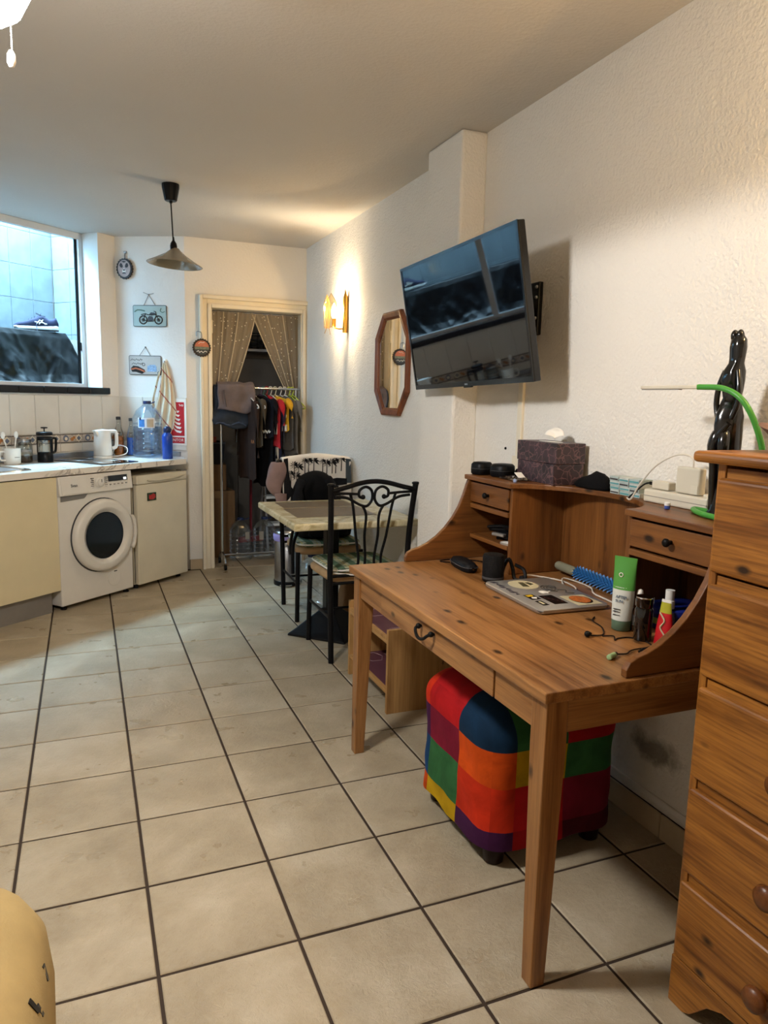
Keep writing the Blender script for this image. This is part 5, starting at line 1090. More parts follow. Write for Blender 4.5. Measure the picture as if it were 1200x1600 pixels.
A0, A1 = Vector((1.868, -2.555, Z0+.030)), Vector((1.852, -3.08, Z0+.026))
ax_ = (A1-A0).normalized()
build('handle', MB().tube([A0, A0+ax_*.01, A0+ax_*.10, A0+ax_*.12], [.014, .017, .017, .014], 14), M('grey_green_handle', '7f7f6c', .5), rl, smooth=60)
build('sleeve', MB().tube([A0+ax_*.115, A0+ax_*.125, A1-ax_*.01, A1], [.012, .019, .019, .012], 16), M('roller_blue', '1d568f', .45), rl, smooth=60)
sv = MB(); e1 = ax_.orthogonal().normalized(); e2 = ax_.cross(e1)
for k in range(40):
    for q in range(14):
        a = 2*PI*(q+(k % 2)*.5)/14; d = e1*math.cos(a)+e2*math.sin(a); p = A0+ax_*(.128+k*.0098)+d*.018
        if p.z < Z0+.012 and d.z < -.7: continue
        t1 = d.cross(ax_); sv.add([p+ax_*.0032, p-ax_*.0016+t1*.0028, p-ax_*.0016-t1*.0028, p+d*.011], [(0, 1, 3), (1, 2, 3), (2, 0, 3)])
tag(build('spikes', sv, M('roller_blue_spike', '2a6dac', .45), rl), kind='stuff')

tu = root('after_sun_tube', 'green and white after sun lotion tube standing on its cap', 'lotion tube', (1.632, -3.195, Z0), math.radians(-62))
def tube_loft(o, name, mat, segs, n=28, zmax=None):
    return build(name, MB().loft([[(a*math.cos(t), b*math.sin(t), z) for t in (2*PI*k/n for k in range(n))] for z, a, b in segs]), mat, o, local=True, smooth=60)
tube_loft(tu, 'cap', M('dull_green_cap', '5d7762', .4), [(0, .024, .024), (.002, .027, .027), (.030, .028, .028)])
tube_loft(tu, 'body', M('tube_white', 'c9ccc4', .35, var=.03), [(.0305, .0285, .0285), (.06, .0300, .0255), (.125, .0315, .0170)])
tube_loft(tu, 'green_top', M('tube_green', '4c8f3c', .35, var=.06), [(.118, .0318, .0182), (.16, .0320, .0105), (.195, .0325, .004), (.208, .0328, .0022), (.210, .0328, .0020)])
text('AFTER', .0115, (.003, -.0226, .098), (1, 0, 0), (0, .25, 1), M('tube_blue_ink', '33506c', .5), tu, local=True); text('SUN', .0115, (-.002, -.0245, .086), (1, 0, 0), (0, .22, 1), M('tube_blue_ink', '33506c', .5), tu, local=True)
build('emblem', MB().tube([(-.006+.0055*math.cos(t), -.0125, .160+.0055*math.sin(t)) for t in (2*PI*k/12 for k in range(12))], .0012, 5, closed=True), m_paper, tu, local=True)
for z in (.055, .062, .045): build('print_line', MB().box(-.016, .004, -.0278, -.024, z, z+.002), m_ink, tu, local=True)

db = root('dropper_bottle', 'small amber dropper bottle with white rubber top', 'bottle', (1.664, -3.226, Z0))
build('glass', MB().lathe([(.017, 0), (.019, .003), (.019, .062), (.010, .074), (.010, .078)], (1.664, -3.226, Z0), 20), M('amber_glass', '2e1b0e', .1, coat=.5), db, smooth=50)
build('collar', MB().lathe([(.0125, .076), (.0125, .094)], (1.664, -3.226, Z0), 20), M('pale_collar', 'bdb4ac', .4), db); build('bulb', MB().lathe([(.009, .094), (.009, .110), (.007, .120), (.001, .123)], (1.664, -3.226, Z0), 16), m_paper, db, smooth=60)
build('label', MB().lathe([(.0193, .020), (.0193, .050)], (1.664, -3.226, Z0), 20, cap=False), M('black_white_label', '3a3632', .5, var=.9, vs=120), db)
bk_ = root('black_bottle', 'glossy black bottle with steel neck ring on the desk', 'bottle', (1.624, -3.290, Z0))
build('body', MB().lathe([(.022, 0), (.024, .003), (.024, .085), (.021, .092)], (1.624, -3.290, Z0), 24), m_glassblk, bk_, smooth=50)
build('neck_ring', MB().lathe([(.0235, .118), (.024, .120), (.0235, .122), (.001, .123)], (1.624, -3.290, Z0), 24), m_chrome, bk_); build('cap', MB().lathe([(.0215, .0925), (.0235, .096), (.0235, .1185)], (1.624, -3.290, Z0), 24), m_glassblk, bk_, smooth=50)
rt = root('red_tube', 'red cream tube with yellow green tip standing on edge', 'cream tube', (1.645, -3.347, Z0), math.radians(-70))
RT = [(0, .026, .014), (.003, .027, .0145), (.05, .0225, .011), (.09, .017, .0065), (.118, .0135, .0022), (.122, .0130, .0018)]
tube_loft(rt, 'red_body', M('tube_red', 'b51a22', .35, var=.1), RT[:4]); tube_loft(rt, 'green_tip', M('tube_lime', 'a8a52a', .35), RT[3:5]); tube_loft(rt, 'crimp', m_paper, [(.1182, .0135, .0022), (.126, .0128, .0014)])
build('curl_print', MB().tube(smooth_path([(-.012, -.0085, .09), (.003, -.0105, .07), (-.006, -.0125, .05), (.008, -.013, .03), (.012, -.0135, .01)], 5), .0022, 5), m_crm, rt, local=True)
sb = root('spray_bottle', 'clear spray bottle with white pump cap', 'bottle', (1.742, -3.258, Z0))
build('body', MB().lathe([(.018, 0), (.020, .003), (.020, .062), (.013, .072)], (1.742, -3.258, Z0), 24, cap=False), m_clearglass, sb, smooth=50)
build('printed_sleeve', MB().lathe([(.0185, .006), (.0185, .060)], (1.742, -3.258, Z0), 24, cap=False), M('grey_violet_print', '8f8a94', .4, var=.7, vs=110), sb)
build('pump', MB().lathe([(.0145, .070), (.0145, .092), (.0125, .094), (.0125, .122), (.001, .123)], (1.742, -3.258, Z0), 20), m_paper, sb, smooth=40)
bt = root('blue_tin', 'round dark blue tin with green label under the right drawer', 'tin', (1.806, -3.215, Z0))
build('body', MB().lathe([(.078, 0), (.080, .003), (.080, .050)], (1.806, -3.215, Z0), 40), M('tin_blue', '16216b', .3, var=.08), bt, smooth=40)
build('lid', MB().lathe([(.0825, .046), (.083, .048), (.083, .062), (.078, .066), (.001, .067)], (1.806, -3.215, Z0), 40), M('tin_blue2', '1a2778', .28, var=.08), bt, smooth=40)
build('green_label', MB().add([(1.806+.0806*math.cos(a), -3.215+.0806*math.sin(a), Z0+z) for z in (.016, .034) for a in [3.05+.09*k for k in range(9)]], [(k, k+1, 10+k, 9+k) for k in range(8)]), M('label_green', '8a9b4a', .5), bt)
xb = root('clear_blue_box', 'translucent blue plastic box by the curved desk side', 'box', (1.755, -3.405, Z0), .1)
build('tray', MB().box(-.045, .045, -.030, .030, 0, .055), CLEAR('blue_clear', '3f5fc0', .8, .08), xb, local=True, bevel=.003); build('lid', MB().box(-.047, .047, -.032, .032, .0555, .066), CLEAR('blue_clear', '3f5fc0', .8, .08), xb, local=True, bevel=.003)
tp_ = root('tape_roll', 'roll of clear sticky tape standing on the desk', 'tape', (1.735, -3.345, Z0))
build('roll', MB().lathe([(.015, -.009), (.030, -.009), (.030, .009), (.015, .009), (.015, -.009)], (1.735, -3.345, Z0+.030), 28, Matrix.Rotation(PI/2, 3, 'Y')@Matrix.Rotation(.3, 3, 'X'), cap=False), CLEAR('tape_clear', 'c9b894', .75, .1), tp_, smooth=40)
build('core', MB().lathe([(.0125, -.009), (.0148, -.009), (.0148, .009), (.0125, .009), (.0125, -.009)], (1.735, -3.345, Z0+.030), 24, Matrix.Rotation(PI/2, 3, 'Y')@Matrix.Rotation(.3, 3, 'X'), cap=False), M('card_core', '9b7b50', .8), tp_)
for k, (z, d, c, lb) in enumerate(((0, (.12, .10, .045), 'b0542c', 'orange red carton at the bottom of the boxes under the drawer'), (.046, (.125, .105, .055), '2f3a5c', 'navy carton in the stack under the right drawer'), (.102, (.13, .11, .045), 'b9b2a4', 'lower white medicine box in the stack under the drawer'), (.148, (.135, .115, .040), 'c2bbac', 'top white medicine box in the stack under the drawer'))):
    o = root('small_box', lb, 'box', (1.826, -3.425, Z0+z), .05*(k-1), 'small boxes under the right drawer')
    build('carton', MB().box(-d[0]/2, d[0]/2, -d[1]/2, d[1]/2, 0, d[2]-.001), M('carton_'+c, c, .6), o, local=True, bevel=.002); build('print', MB().box(-d[0]/2-.0008, -d[0]/2+.001, -d[1]*.3, d[1]*.2, d[2]*.3, d[2]*.55), m_ink, o, local=True)
er = root('wired_earphones', 'tangled black wired earphones on the front of the desk', 'earphones', (1.52, -3.27, Z0))
build('wire', MB().tube(smooth_path([(1.500, -3.225, Z0+.004), (1.545, -3.225, Z0+.002), (1.585, -3.17, Z0+.002), (1.60, -3.11, Z0+.002), (1.63, -3.08, Z0+.002)], 6), .0020, 6).tube(smooth_path([(1.535, -3.235, Z0+.002), (1.56, -3.25, Z0+.004), (1.545, -3.275, Z0+.002), (1.565, -3.265, Z0+.002), (1.60, -3.27, Z0+.002), (1.618, -3.31, Z0+.002), (1.60, -3.35, Z0+.003), (1.53, -3.36, Z0+.004), (1.50, -3.375, Z0+.003), (1.475, -3.37, Z0+.003)], 6), .0020, 6), M('dark_wire', '1a1412', .6), er, smooth=True)
build('earbud', MB().ball((1.492, -3.225, Z0+.009), .009, 12, 8).tube([(1.492, -3.225, Z0+.009), (1.504, -3.222, Z0+.008)], .005, 8), m_black, er, smooth=True)
build('plug', MB().tube([(1.590, -3.375, Z0+.008), (1.545, -3.385, Z0+.009), (1.530, -3.386, Z0+.008)], [.004, .008, .004], 8), m_black, er, smooth=True)
gp = root('green_lip_balm', 'small pale green capped stick at the tip of the earphone cord', 'stick', (1.445, -3.385, Z0), math.radians(24))
build('stick', MB().tube([(-.018, 0, .007), (-.017, 0, .007), (.012, 0, .007)], [.005, .007, .007], 12), M('pale_green_stick', '8da878', .4), gp, local=True, smooth=50); build('collar', MB().tube([(.012, 0, .007), (.022, 0, .007)], .0055, 10), m_dark, gp, local=True)
ct = root('crumpled_tools', 'bundle of dark cables and keys on the small hutch shelf', 'cables', (1.74, -2.37, .8595))
build('cables', MB().tube(smooth_path([(1.705+.05*abs(math.sin(k*1.7)), -2.385+.10*math.sin(k*1.13), .866+.010*(k % 5)) for k in range(18)], 5), .007, 6), m_black, ct, smooth=True)
build('pale_plug', MB().cbox((1.700, -2.40, .882), (.02, .06, .012), .3), m_kick, ct, bevel=.003)
ph = root('small_phone', 'thin silver phone lying at the edge of the hutch shelf', 'phone', (1.688, -2.485, .8595), .2)
build('body', MB().loft([rrect(.018, .030, 0, 6, 20), rrect(.018, .030, .007, 6, 20)]), m_sil, ph, local=True); build('screen', MB().loft([rrect(.016, .028, .0071, 6, 20), rrect(.016, .028, .0078, 6, 20)]), m_paper, ph, local=True)

# ------------------------------------------------------------------ on top of the hutch
ZT = 1.0975
for k, (x, y, rz, lb) in enumerate(((1.712, -2.225, .3, 'black oval earphone case at the left end of the hutch'), (1.752, -2.318, .45, 'larger black oval case in front of the tissue boxes'))):
    o = root('earphone_case', lb, 'case', (x, y, ZT), rz, 'black cases on the hutch'); q = 1.0+.16*k
    for nm, zz in (('lower_shell', ((0, .85), (.006, .98), (.024, 1.0))), ('upper_shell', ((.026, 1.0), (.042, .97), (.050, .80)))):
        build(nm, MB().loft([[(x_*.042*q*s, y_*.036*q*s, z) for x_, y_, _ in rrect(1, 1, 0, 3, 32)] for z, s in zz]), M('case_black', '0c0e12', .45), o, local=True, smooth=50)
    build('zip_band', MB().loft([[(x_*.0415*q, y_*.0355*q, z) for x_, y_, _ in rrect(1, 1, 0, 3, 32)] for z in (.0235, .0265)]), m_gasket, o, local=True)
tag(build('black_pouch', MB().loft([[(1.830+x*a, -2.335+y*b, ZT+z) for x, y, _ in rrect(1, 1, 0, 2.6, 20)] for z, a, b in ((0, .026, .022), (.015, .030, .026), (.03, .022, .018), (.034, .01, .008))]), cloth('pouch_black', '111114'), None, loc=(1.83, -2.335, ZT), smooth=60), 'small black pouch between the black cases and tissue boxes', 'pouch')
pbg = root('plastic_bag', 'small crumpled clear plastic bag on the hutch top', 'bag', (1.735, -2.44, ZT))
build('film', MB().grid(lambda i, j: (1.700+.075*i+.006*noise.noise(Vector((i*9, j*9, 4))), -2.365-.135*j, ZT+.003+.022*abs(noise.noise(Vector((i*5, j*6, 1))))*4*i*(1-i)), 18, 18), CLEAR('film_clear', 'd9d9d4', .8, .22, .2), pbg, smooth=30)
build('paper_tag', MB().cbox((1.735, -2.470, ZT+.022), (.03, .034, .002), .3, Matrix.Rotation(.5, 3, 'X')), m_paper, pbg)
tag(build('blue_bead', MB().lathe([(.005, 0), (.007, .003), (.007, .010), (.004, .013)], (1.690, -2.510, ZT), 12), M('pale_blue_cap', '8f9fc4', .4)), 'tiny pale blue bottle cap by the plastic bag', 'cap')
def tissuemat():
    t = NT('paisley_box'); v = t.coords(rnd=3)
    vo = t.new('ShaderNodeTexVoronoi'); vo.feature = 'DISTANCE_TO_EDGE'; vo.inputs['Scale'].default_value = 32
    dn = t.new('ShaderNodeTexNoise'); dn.inputs['Scale'].default_value = 20; t.link(v, dn.inputs['Vector'])
    mx = t.new('ShaderNodeVectorMath', operation='MULTIPLY_ADD'); mx.inputs[1].default_value = (.06, .06, .06); t.link(dn.outputs['Color'], mx.inputs[0]); t.link(v, mx.inputs[2]); t.link(mx.outputs[0], vo.inputs['Vector'])
    lines = t.ramp(vo.outputs['Distance'], [(.02, (1, 1, 1)), (.06, (0, 0, 0))])
    t.link(t.mix(t.mix(.6, (0, 0, 0), lines), t.ramp(t.noise(v, 12, 3), [(.4, lin('241c22')), (.6, lin('3a2a30'))]), lin('7d5a5a')), t.b.inputs['Base Color']); t.setp(Roughness=.45); return t.m
m_tis = tissuemat()
for k, lb in enumerate(('lower purple paisley tissue box on the hutch', 'upper purple paisley tissue box with a tissue sticking out')):
    o = root('tissue_box', lb, 'tissue box', (1.840, -2.505, ZT+.0755*k), math.radians(-2+3*k), 'stacked tissue boxes')
    build('carton', MB().box(-.063, .063, -.125, .125, 0, .074), m_tis, o, local=True, bevel=.002)
    build('slot', MB().prism([(.02*math.cos(2*PI*i/20), .07*math.sin(2*PI*i/20)) for i in range(20)], lambda a, b, t: (a, b, t), .0738, .0746), m_paper, o, local=True)
    if k: build('tissue', MB().grid(lambda i, j: (-.012+.03*j+.008*math.sin(i*6), -.035+.055*i+.02*math.sin(j*3)-.02*j, .074+.040*math.sin(PI*(.1+.55*i))*(.6+.4*j)+.012*j), 12, 8), m_paper, o, local=True, smooth=True, solid=.0012)
bcl = root('black_beanie', 'black knitted cloth lying on the hutch beside the tissue boxes', 'beanie', (1.872, -2.725, ZT))
build('cloth', MB().loft([[(1.872+x*a, -2.725+y*b+.01*z*10, ZT+z+(.012*y if z > .02 else 0)*-1) for x, y, _ in rrect(1, 1, 0, 2.4, 28)] for z, a, b in ((0, .030, .085), (.010, .035, .092), (.028, .032, .082), (.044, .020, .055), (.050, .006, .02))]), cloth('black_knit', '0b0b0d', .95, .2, 220, .5), bcl, smooth=70)
for r in range(3):
    for k in range(4):
        o = root('pill_box', 'small white and teal pill carton, %s of the %s stack beside the power strip' % (('bottom', 'second', 'third', 'top')[k], ('left', 'middle', 'right')[r]), 'carton', (1.876-.002*k, -2.868-.047*r, ZT+.0146*k), .04*((k+r) % 3-1), 'pill cartons stacked on the hutch')
        build('carton', MB().box(-.028, .028, -.0225, .0225, 0, .0142), M('carton_white_%d' % ((k+r) % 2), ('b9bfbb', 'a2b0ae')[(k+r) % 2], .5, var=.1, vs=50), o, local=True, bevel=.001)
        build('stripe', MB().box(-.0286, -.0276, -.02, .02, .003, .008), M('teal_ink', '4b8f94', .5) if (k+r) % 3 else m_ink, o, local=True)
# power strip and chargers
ps = root('power_strip', 'white power strip lying on the right end of the hutch', 'power strip', (1.845, -3.165, ZT), math.radians(0))
m_pw = M('ivory_plastic', 'cdc6b4', .4, var=.04)
build('body', MB().box(1.818, 1.872, -3.285, -3.035, ZT, ZT+.040), m_pw, ps, bevel=.006); build('seam', MB().box(1.8172, 1.8728, -3.284, -3.036, ZT+.019, ZT+.0205), m_kick, ps)
build('cord_grip', MB().lathe([(.018, 0), (.018, .008), (.012, .012), (.010, .030), (.007, .034)], (1.845, -3.285, ZT+.020), 16, Matrix.Rotation(PI/2, 3, 'X')), m_pw, ps, smooth=50)
build('cord', MB().tube(smooth_path([(1.845, -3.315, ZT+.020), (1.85, -3.35, ZT+.012), (1.87, -3.40, ZT+.005), (1.885, -3.47, ZT+.005)], 5), .005, 8), m_pw, ps, smooth=True)
build('switch', MB().cbox((1.845, -3.262, ZT+.042), (.016, .022, .008), 0, Matrix.Rotation(.3, 3, 'X')), m_pw, ps, bevel=.002)
ch = root('laptop_charger', 'white square laptop charger plugged into the power strip', 'charger', (1.845, -3.197, ZT+.0405))
build('brick', MB().box(1.831, 1.859, -3.238, -3.150, ZT+.0415, ZT+.118), m_pw, ch, bevel=.005, seg=3); build('plug_panel', MB().box(1.8298, 1.832, -3.236, -3.212, ZT+.044, ZT+.068), m_pw, ch)
build('cable', MB().tube(smooth_path([(1.845, -3.198, ZT+.117), (1.845, -3.196, ZT+.140), (1.842, -3.175, ZT+.152), (1.835, -3.13, ZT+.146), (1.825, -3.07, ZT+.11), (1.806, -3.03, ZT+.05), (1.795, -3.010, ZT+.004), (1.80, -2.985, ZT+.003)], 6), .0028, 6), m_cord, ch, smooth=True)
uc = root('usb_charger', 'small white plug charger at the far end of the power strip', 'charger', (1.845, -3.087, ZT+.0405))
build('body', MB().box(1.830, 1.860, -3.125, -3.055, ZT+.0415, ZT+.066), m_pw, uc, bevel=.004); build('usb_plug', MB().box(1.838, 1.852, -3.055, -3.036, ZT+.050, ZT+.060), m_black, uc)
build('black_cable', MB().tube(smooth_path([(1.845, -3.04, ZT+.055), (1.84, -3.015, ZT+.05), (1.818, -2.995, ZT+.02), (1.80, -2.99, ZT+.003)], 5), .0026, 6), m_black, uc, smooth=True)
bcp = root('blue_white_cap', 'tiny blue and white bottle top on the hutch before the power strip', 'cap', (1.765, -3.195, ZT))
build('blue_part', MB().lathe([(.006, 0), (.008, .002), (.008, .010)], (1.765, -3.195, ZT), 14), M('cap_blue', '3f55a0', .4), bcp); build('white_part', MB().lathe([(.0085, .0102), (.0085, .018), (.006, .020), (.001, .020)], (1.765, -3.195, ZT), 14), m_paper, bcp)
# green lamp
gl = root('green_lamp', 'green bent tube desk lamp with slim white light bar', 'lamp', (1.78, -3.40, ZT))
m_grn = M('lamp_green', '3f8a34', .4, var=.05)
build('base_loop', MB().tube(smooth_path([(1.74, -3.415, ZT+.008), (1.755, -3.33, ZT+.008), (1.795, -3.262, ZT+.008), (1.808, -3.268, ZT+.008), (1.806, -3.34, ZT+.008), (1.800, -3.43, ZT+.008), (1.785, -3.46, ZT+.008), (1.755, -3.455, ZT+.008)], 6, True), .0075, 10, closed=True), m_grn, gl, smooth=True)
build('neck', MB().tube(smooth_path([(1.775, -3.46, ZT+.008), (1.765, -3.485, ZT+.06), (1.748, -3.512, 1.26), (1.725, -3.505, 1.34), (1.705, -3.475, 1.405), (1.70, -3.42, 1.434), (1.70, -3.35, 1.4385), (1.70, -3.335, 1.4385)], 7), .0072, 10), m_grn, gl, smooth=True)
build('light_bar', MB().box(1.692, 1.708, -3.338, -3.130, 1.4335, 1.4430), M('lamp_white', 'c9c2b0', .4), gl, bevel=.003); build('diffuser', MB().box(1.694, 1.706, -3.275, -3.135, 1.4315, 1.4337), m_kick, gl)

# carved figure
st_ = root('carved_figure', 'tall glossy black carved wooden figure standing on the hutch', 'sculpture', (1.805, -3.350, ZT))
m_ebony = M('polished_ebony', '0d0c0c', .16, var=.3, coat=.4)
prof = [(0, .028, .030, 0, 0), (.012, .030, .032, 0, 0), (.02, .026, .028, 0, 0), (.10, .022, .026, .0, .0), (.17, .025, .027, 0, .002), (.215, .030, .028, 0, .003), (.245, .031, .028, 0, .004), (.27, .030, .027, 0, .002), (.295, .022, .022, 0, .002), (.315, .017, .017, 0, 0), (.335, .020, .019, 0, .0), (.36, .024, .021, 0, .002), (.385, .022, .020, 0, .0), (.405, .013, .016, 0, -.003), (.42, .012, .018, 0, -.004), (.445, .015, .020, 0, -.004), (.465, .013, .019, 0, -.004), (.480, .006, .010, 0, -.003)]
sm = MB(); sm.loft([[(1.805+ox+1.2*a*math.cos(t)*(1+.10*math.sin(3*t+z*22)), -3.350+oy+1.28*b*math.sin(t)*(1+.10*math.sin(2*t-z*26)), ZT+z) for t in (2*PI*k/28 for k in range(28))] for z, a, b, ox, oy in prof])
for s in (-1, 1):
    sm.tube(smooth_path([(1.795, -3.350+s*.020, ZT+.385), (1.790, -3.350+s*.032, ZT+.345), (1.788, -3.350+s*.034, ZT+.30), (1.785, -3.350+s*.022, ZT+.262)], 4), .0075, 8)
    sm.tube(smooth_path([(1.782, -3.350+s*.010, ZT+.23), (1.772, -3.350+s*.016, ZT+.19), (1.778, -3.350+s*.014, ZT+.13), (1.785, -3.350+s*.014, ZT+.02)], 4), [.012, .015, .016, .016, .016, .015, .013, .012, .012, .012, .011, .011, .011], 8)
    sm.ball((1.800, -3.353+s*.009, ZT+.474), .010, 10, 8, sz=1.6)
sm.tube(smooth_path([(1.775, -3.375, ZT+.25), (1.772, -3.355, ZT+.225), (1.778, -3.323, ZT+.19), (1.80, -3.317, ZT+.15)], 4), .009, 8)
build('figure', sm, m_ebony, st_, smooth=60)

# ------------------------------------------------------------------ chest of drawers at the right edge
ds_ = root('chest_of_drawers', 'tall pine chest of drawers with round wooden knobs at right edge', 'chest of drawers', (1.70, -4.05, 0))
DL, DD = 'ad722e', '63340a'
DX, DY, DZ = (WOOD('chest_pine', DL, DD, a, .36, .085, .7, .75) for a in 'xyz')
m_knob = WOOD('knob_pine', '744420', '4a270e', 'x', .35, .0)
Y0d, Y1d, XF = -4.48, -3.640, 1.470
build('side_panel', MB().box(XF, 1.905, Y1d-.020, Y1d, .0+.115, 1.272), DZ, ds_, bevel=.002); build('side_panel', MB().box(XF, 1.905, Y0d, Y0d+.020, .115, 1.272), DZ, ds_, bevel=.002)
build('back_board', MB().box(1.893, 1.903, Y0d+.02, Y1d-.02, .115, 1.272), DZ, ds_)
build('top_board', MB().box(1.435, 1.912, Y0d-.035, Y1d+.042, 1.2725, 1.297), DY, ds_, bevel=.010, seg=3)
edges_ = [.120, .337, .566, .804, 1.036, 1.265]
for k in range(5):
    z0, z1 = edges_[k], edges_[k+1]
    build('rail', MB().box(XF+.004, XF+.04, Y0d+.021, Y1d-.021, z1-.022, z1-.002), DY, ds_)
    d = build('drawer_front', MB().box(XF-.010, XF+.014, Y0d+.004, Y1d-.006-(.0 if k else 0), z0+.004, z1-.022), DY, ds_, bevel=.009, seg=3)
    for y in (-3.888, -4.232):
        build('knob', MB().lathe([(.012, 0), (.011, .010), (.022, .018), (.027, .026), (.024, .036), (.012, .041), (.001, .042)], (XF-.010, y, (z0+z1)/2-.010), 20, Matrix.Rotation(-PI/2, 3, 'Y')), m_knob, d, smooth=60)
build('plinth_rail', MB().box(XF-.006, XF+.016, Y0d+.004, Y1d-.004, .095, .122), DY, ds_, bevel=.003)
foot = [(Y1d, 0), (Y1d, .118), (Y1d-.20, .118), (Y1d-.20, .095), (Y1d-.15, .088), (Y1d-.11, .066), (Y1d-.085, .035), (Y1d-.065, .012), (Y1d-.045, 0)]
build('bracket_foot', MB().prism(foot, lambda a, b, t: (t, a, b), XF-.004, XF+.018), DY, ds_, bevel=.002)
build('bracket_foot', MB().prism([(2*((Y0d+Y1d)/2)-a, b) for a, b in foot], lambda a, b, t: (t, a, b), XF-.004, XF+.018), DY, ds_, bevel=.002)
for y in (Y1d-.020, Y0d): build('side_foot', MB().box(XF+.018, XF+.075, y, y+.020, 0, .115), DZ, ds_, bevel=.002); build('side_foot', MB().box(1.83, 1.905, y, y+.020, 0, .115), DZ, ds_, bevel=.002)
bw = root('wooden_bowl', 'dark wooden boat-shaped bowl on top of the chest of drawers', 'bowl', (1.62, -3.78, 1.298))
def boat(k, z, s=1.0): return [(1.62+.075*k*math.sin(t)*s, -3.78+.170*k*math.copysign(abs(math.cos(t))**1.0, math.cos(t)), z+.018*abs(math.cos(t))**3*k) for t in (2*PI*i/28 for i in range(28))]
build('bowl', MB().loft([boat(.35, 1.298), boat(.6, 1.306), boat(.85, 1.322), boat(1.0, 1.340), boat(.95, 1.340), boat(.6, 1.314), boat(.2, 1.308)]), WOOD('bowl_wood', '6b4630', '3e2717', 'y', .45, .03), bw, smooth=60)

# ------------------------------------------------------------------ television
tv = root('television', 'black flat screen television tilted down on a wall bracket', 'television', (1.90, -2.21, 1.74))
TC = Vector((1.679, -2.041, 1.725)); wv = Vector((-.025, -.171, .023))
TR = Matrix.Rotation(wv.length, 3, wv.normalized())
TW, TH = .970, .558
def tvp(a, b, d): return TC+TR@Vector((-d, -a, b))      # a to the right seen from the room, b up, d towards the room
def tvbox(a0, a1, b0, b1, d0, d1):
    return MB().add([tvp(a, b, d) for d in (d0, d1) for a, b in ((a0, b0), (a1, b0), (a1, b1), (a0, b1))], [(0, 3, 2, 1), (4, 5, 6, 7), (0, 1, 5, 4), (1, 2, 6, 5), (2, 3, 7, 6), (3, 0, 4, 7)])
m_bez = M('tv_bezel', '08080a', .22, var=.2, coat=.3); m_scr = M('tv_screen', '05060a', .03, var=.1, spec=.9)
build('casing', tvbox(-TW/2, TW/2, -TH/2, TH/2, -.030, 0), m_bez, tv, bevel=.004)
build('rear_hump', tvbox(-TW*.36, TW*.36, -TH*.45, TH*.22, -.062, -.030), m_dark, tv, bevel=.012)
bz = MB()
for q in ((-TW/2, TW/2, TH/2-.012, TH/2), (-TW/2, TW/2, -TH/2, -TH/2+.020), (-TW/2, -TW/2+.011, -TH/2+.020, TH/2-.012), (TW/2-.011, TW/2, -TH/2+.020, TH/2-.012)):
    t_ = tvbox(*q, 0, .004); bz.add(t_.v, t_.f)
build('bezel', bz, m_bez, tv)
build('screen', tvbox(-TW/2+.011, TW/2-.011, -TH/2+.020, TH/2-.012, 0, .0015), m_scr, tv)
build('sensor_strip', tvbox(-.03, .03, -TH/2-.006, -TH/2+.004, -.012, .002), m_bez, tv, bevel=.002)
build('maker_badge', tvbox(-.012, .012, -TH/2+.006, -TH/2+.013, .004, .0046), m_steel, tv)
build('wall_plate', MB().box(1.905, 1.925, -2.275, -2.195, 1.655, 1.860), m_black, tv, bevel=.004)
build('mount_arm', MB().tube([(1.905, -2.235, 1.75), (1.82, -2.16, 1.745), tvp(.03, -.02, -.07)], .018, 8), m_black, tv)
build('tilt_plate', tvbox(-.09, .15, -.12, .08, -.075, -.062), m_black, tv, bevel=.003)
for z in (1.68, 1.72, 1.80, 1.84): build('bolt', MB().ball((1.903, -2.262, z), .007, 8, 6), m_steel, tv)

# ------------------------------------------------------------------ octagonal mirror
mr = root('octagonal_mirror', 'tall octagonal mirror in a brown wooden frame on the right wall', 'mirror', (1.922, -.775, 1.30))
def octa(k, x):   # k = inset
    yc, zc, hy, hz, cy, cz = -.773, 1.593, .247-k, .300-k, .128-k*.45, .135-k*.25
    return [(x, yc+a, zc+b) for a, b in ((-cy, hz), (cy, hz), (hy, hz-cz), (hy, -hz+cz), (cy, -hz), (-cy, -hz), (-hy, -hz+cz), (-hy, hz-cz))]
m_mf = WOOD('mirror_frame_wood', '8a4f2d', '5a2e17', 'z', .35, .0)
build('frame', MB().loft([octa(0, 1.923), octa(0, 1.905), octa(.010, 1.897), octa(.022, 1.900), octa(.034, 1.903), octa(.040, 1.912), octa(.040, 1.921)], False), m_mf, mr, bevel=.001)
build('inner_bead', MB().loft([octa(.036, 1.909), octa(.040, 1.906), octa(.045, 1.910), octa(.045, 1.918)], False), m_mf, mr)
build('glass', MB().add([tuple(p) for p in octa(.040, 1.915)], [tuple(range(8))]), M('mirror_silver', 'e8e8e6', .015, 1, var=.01), mr, solid=.002)

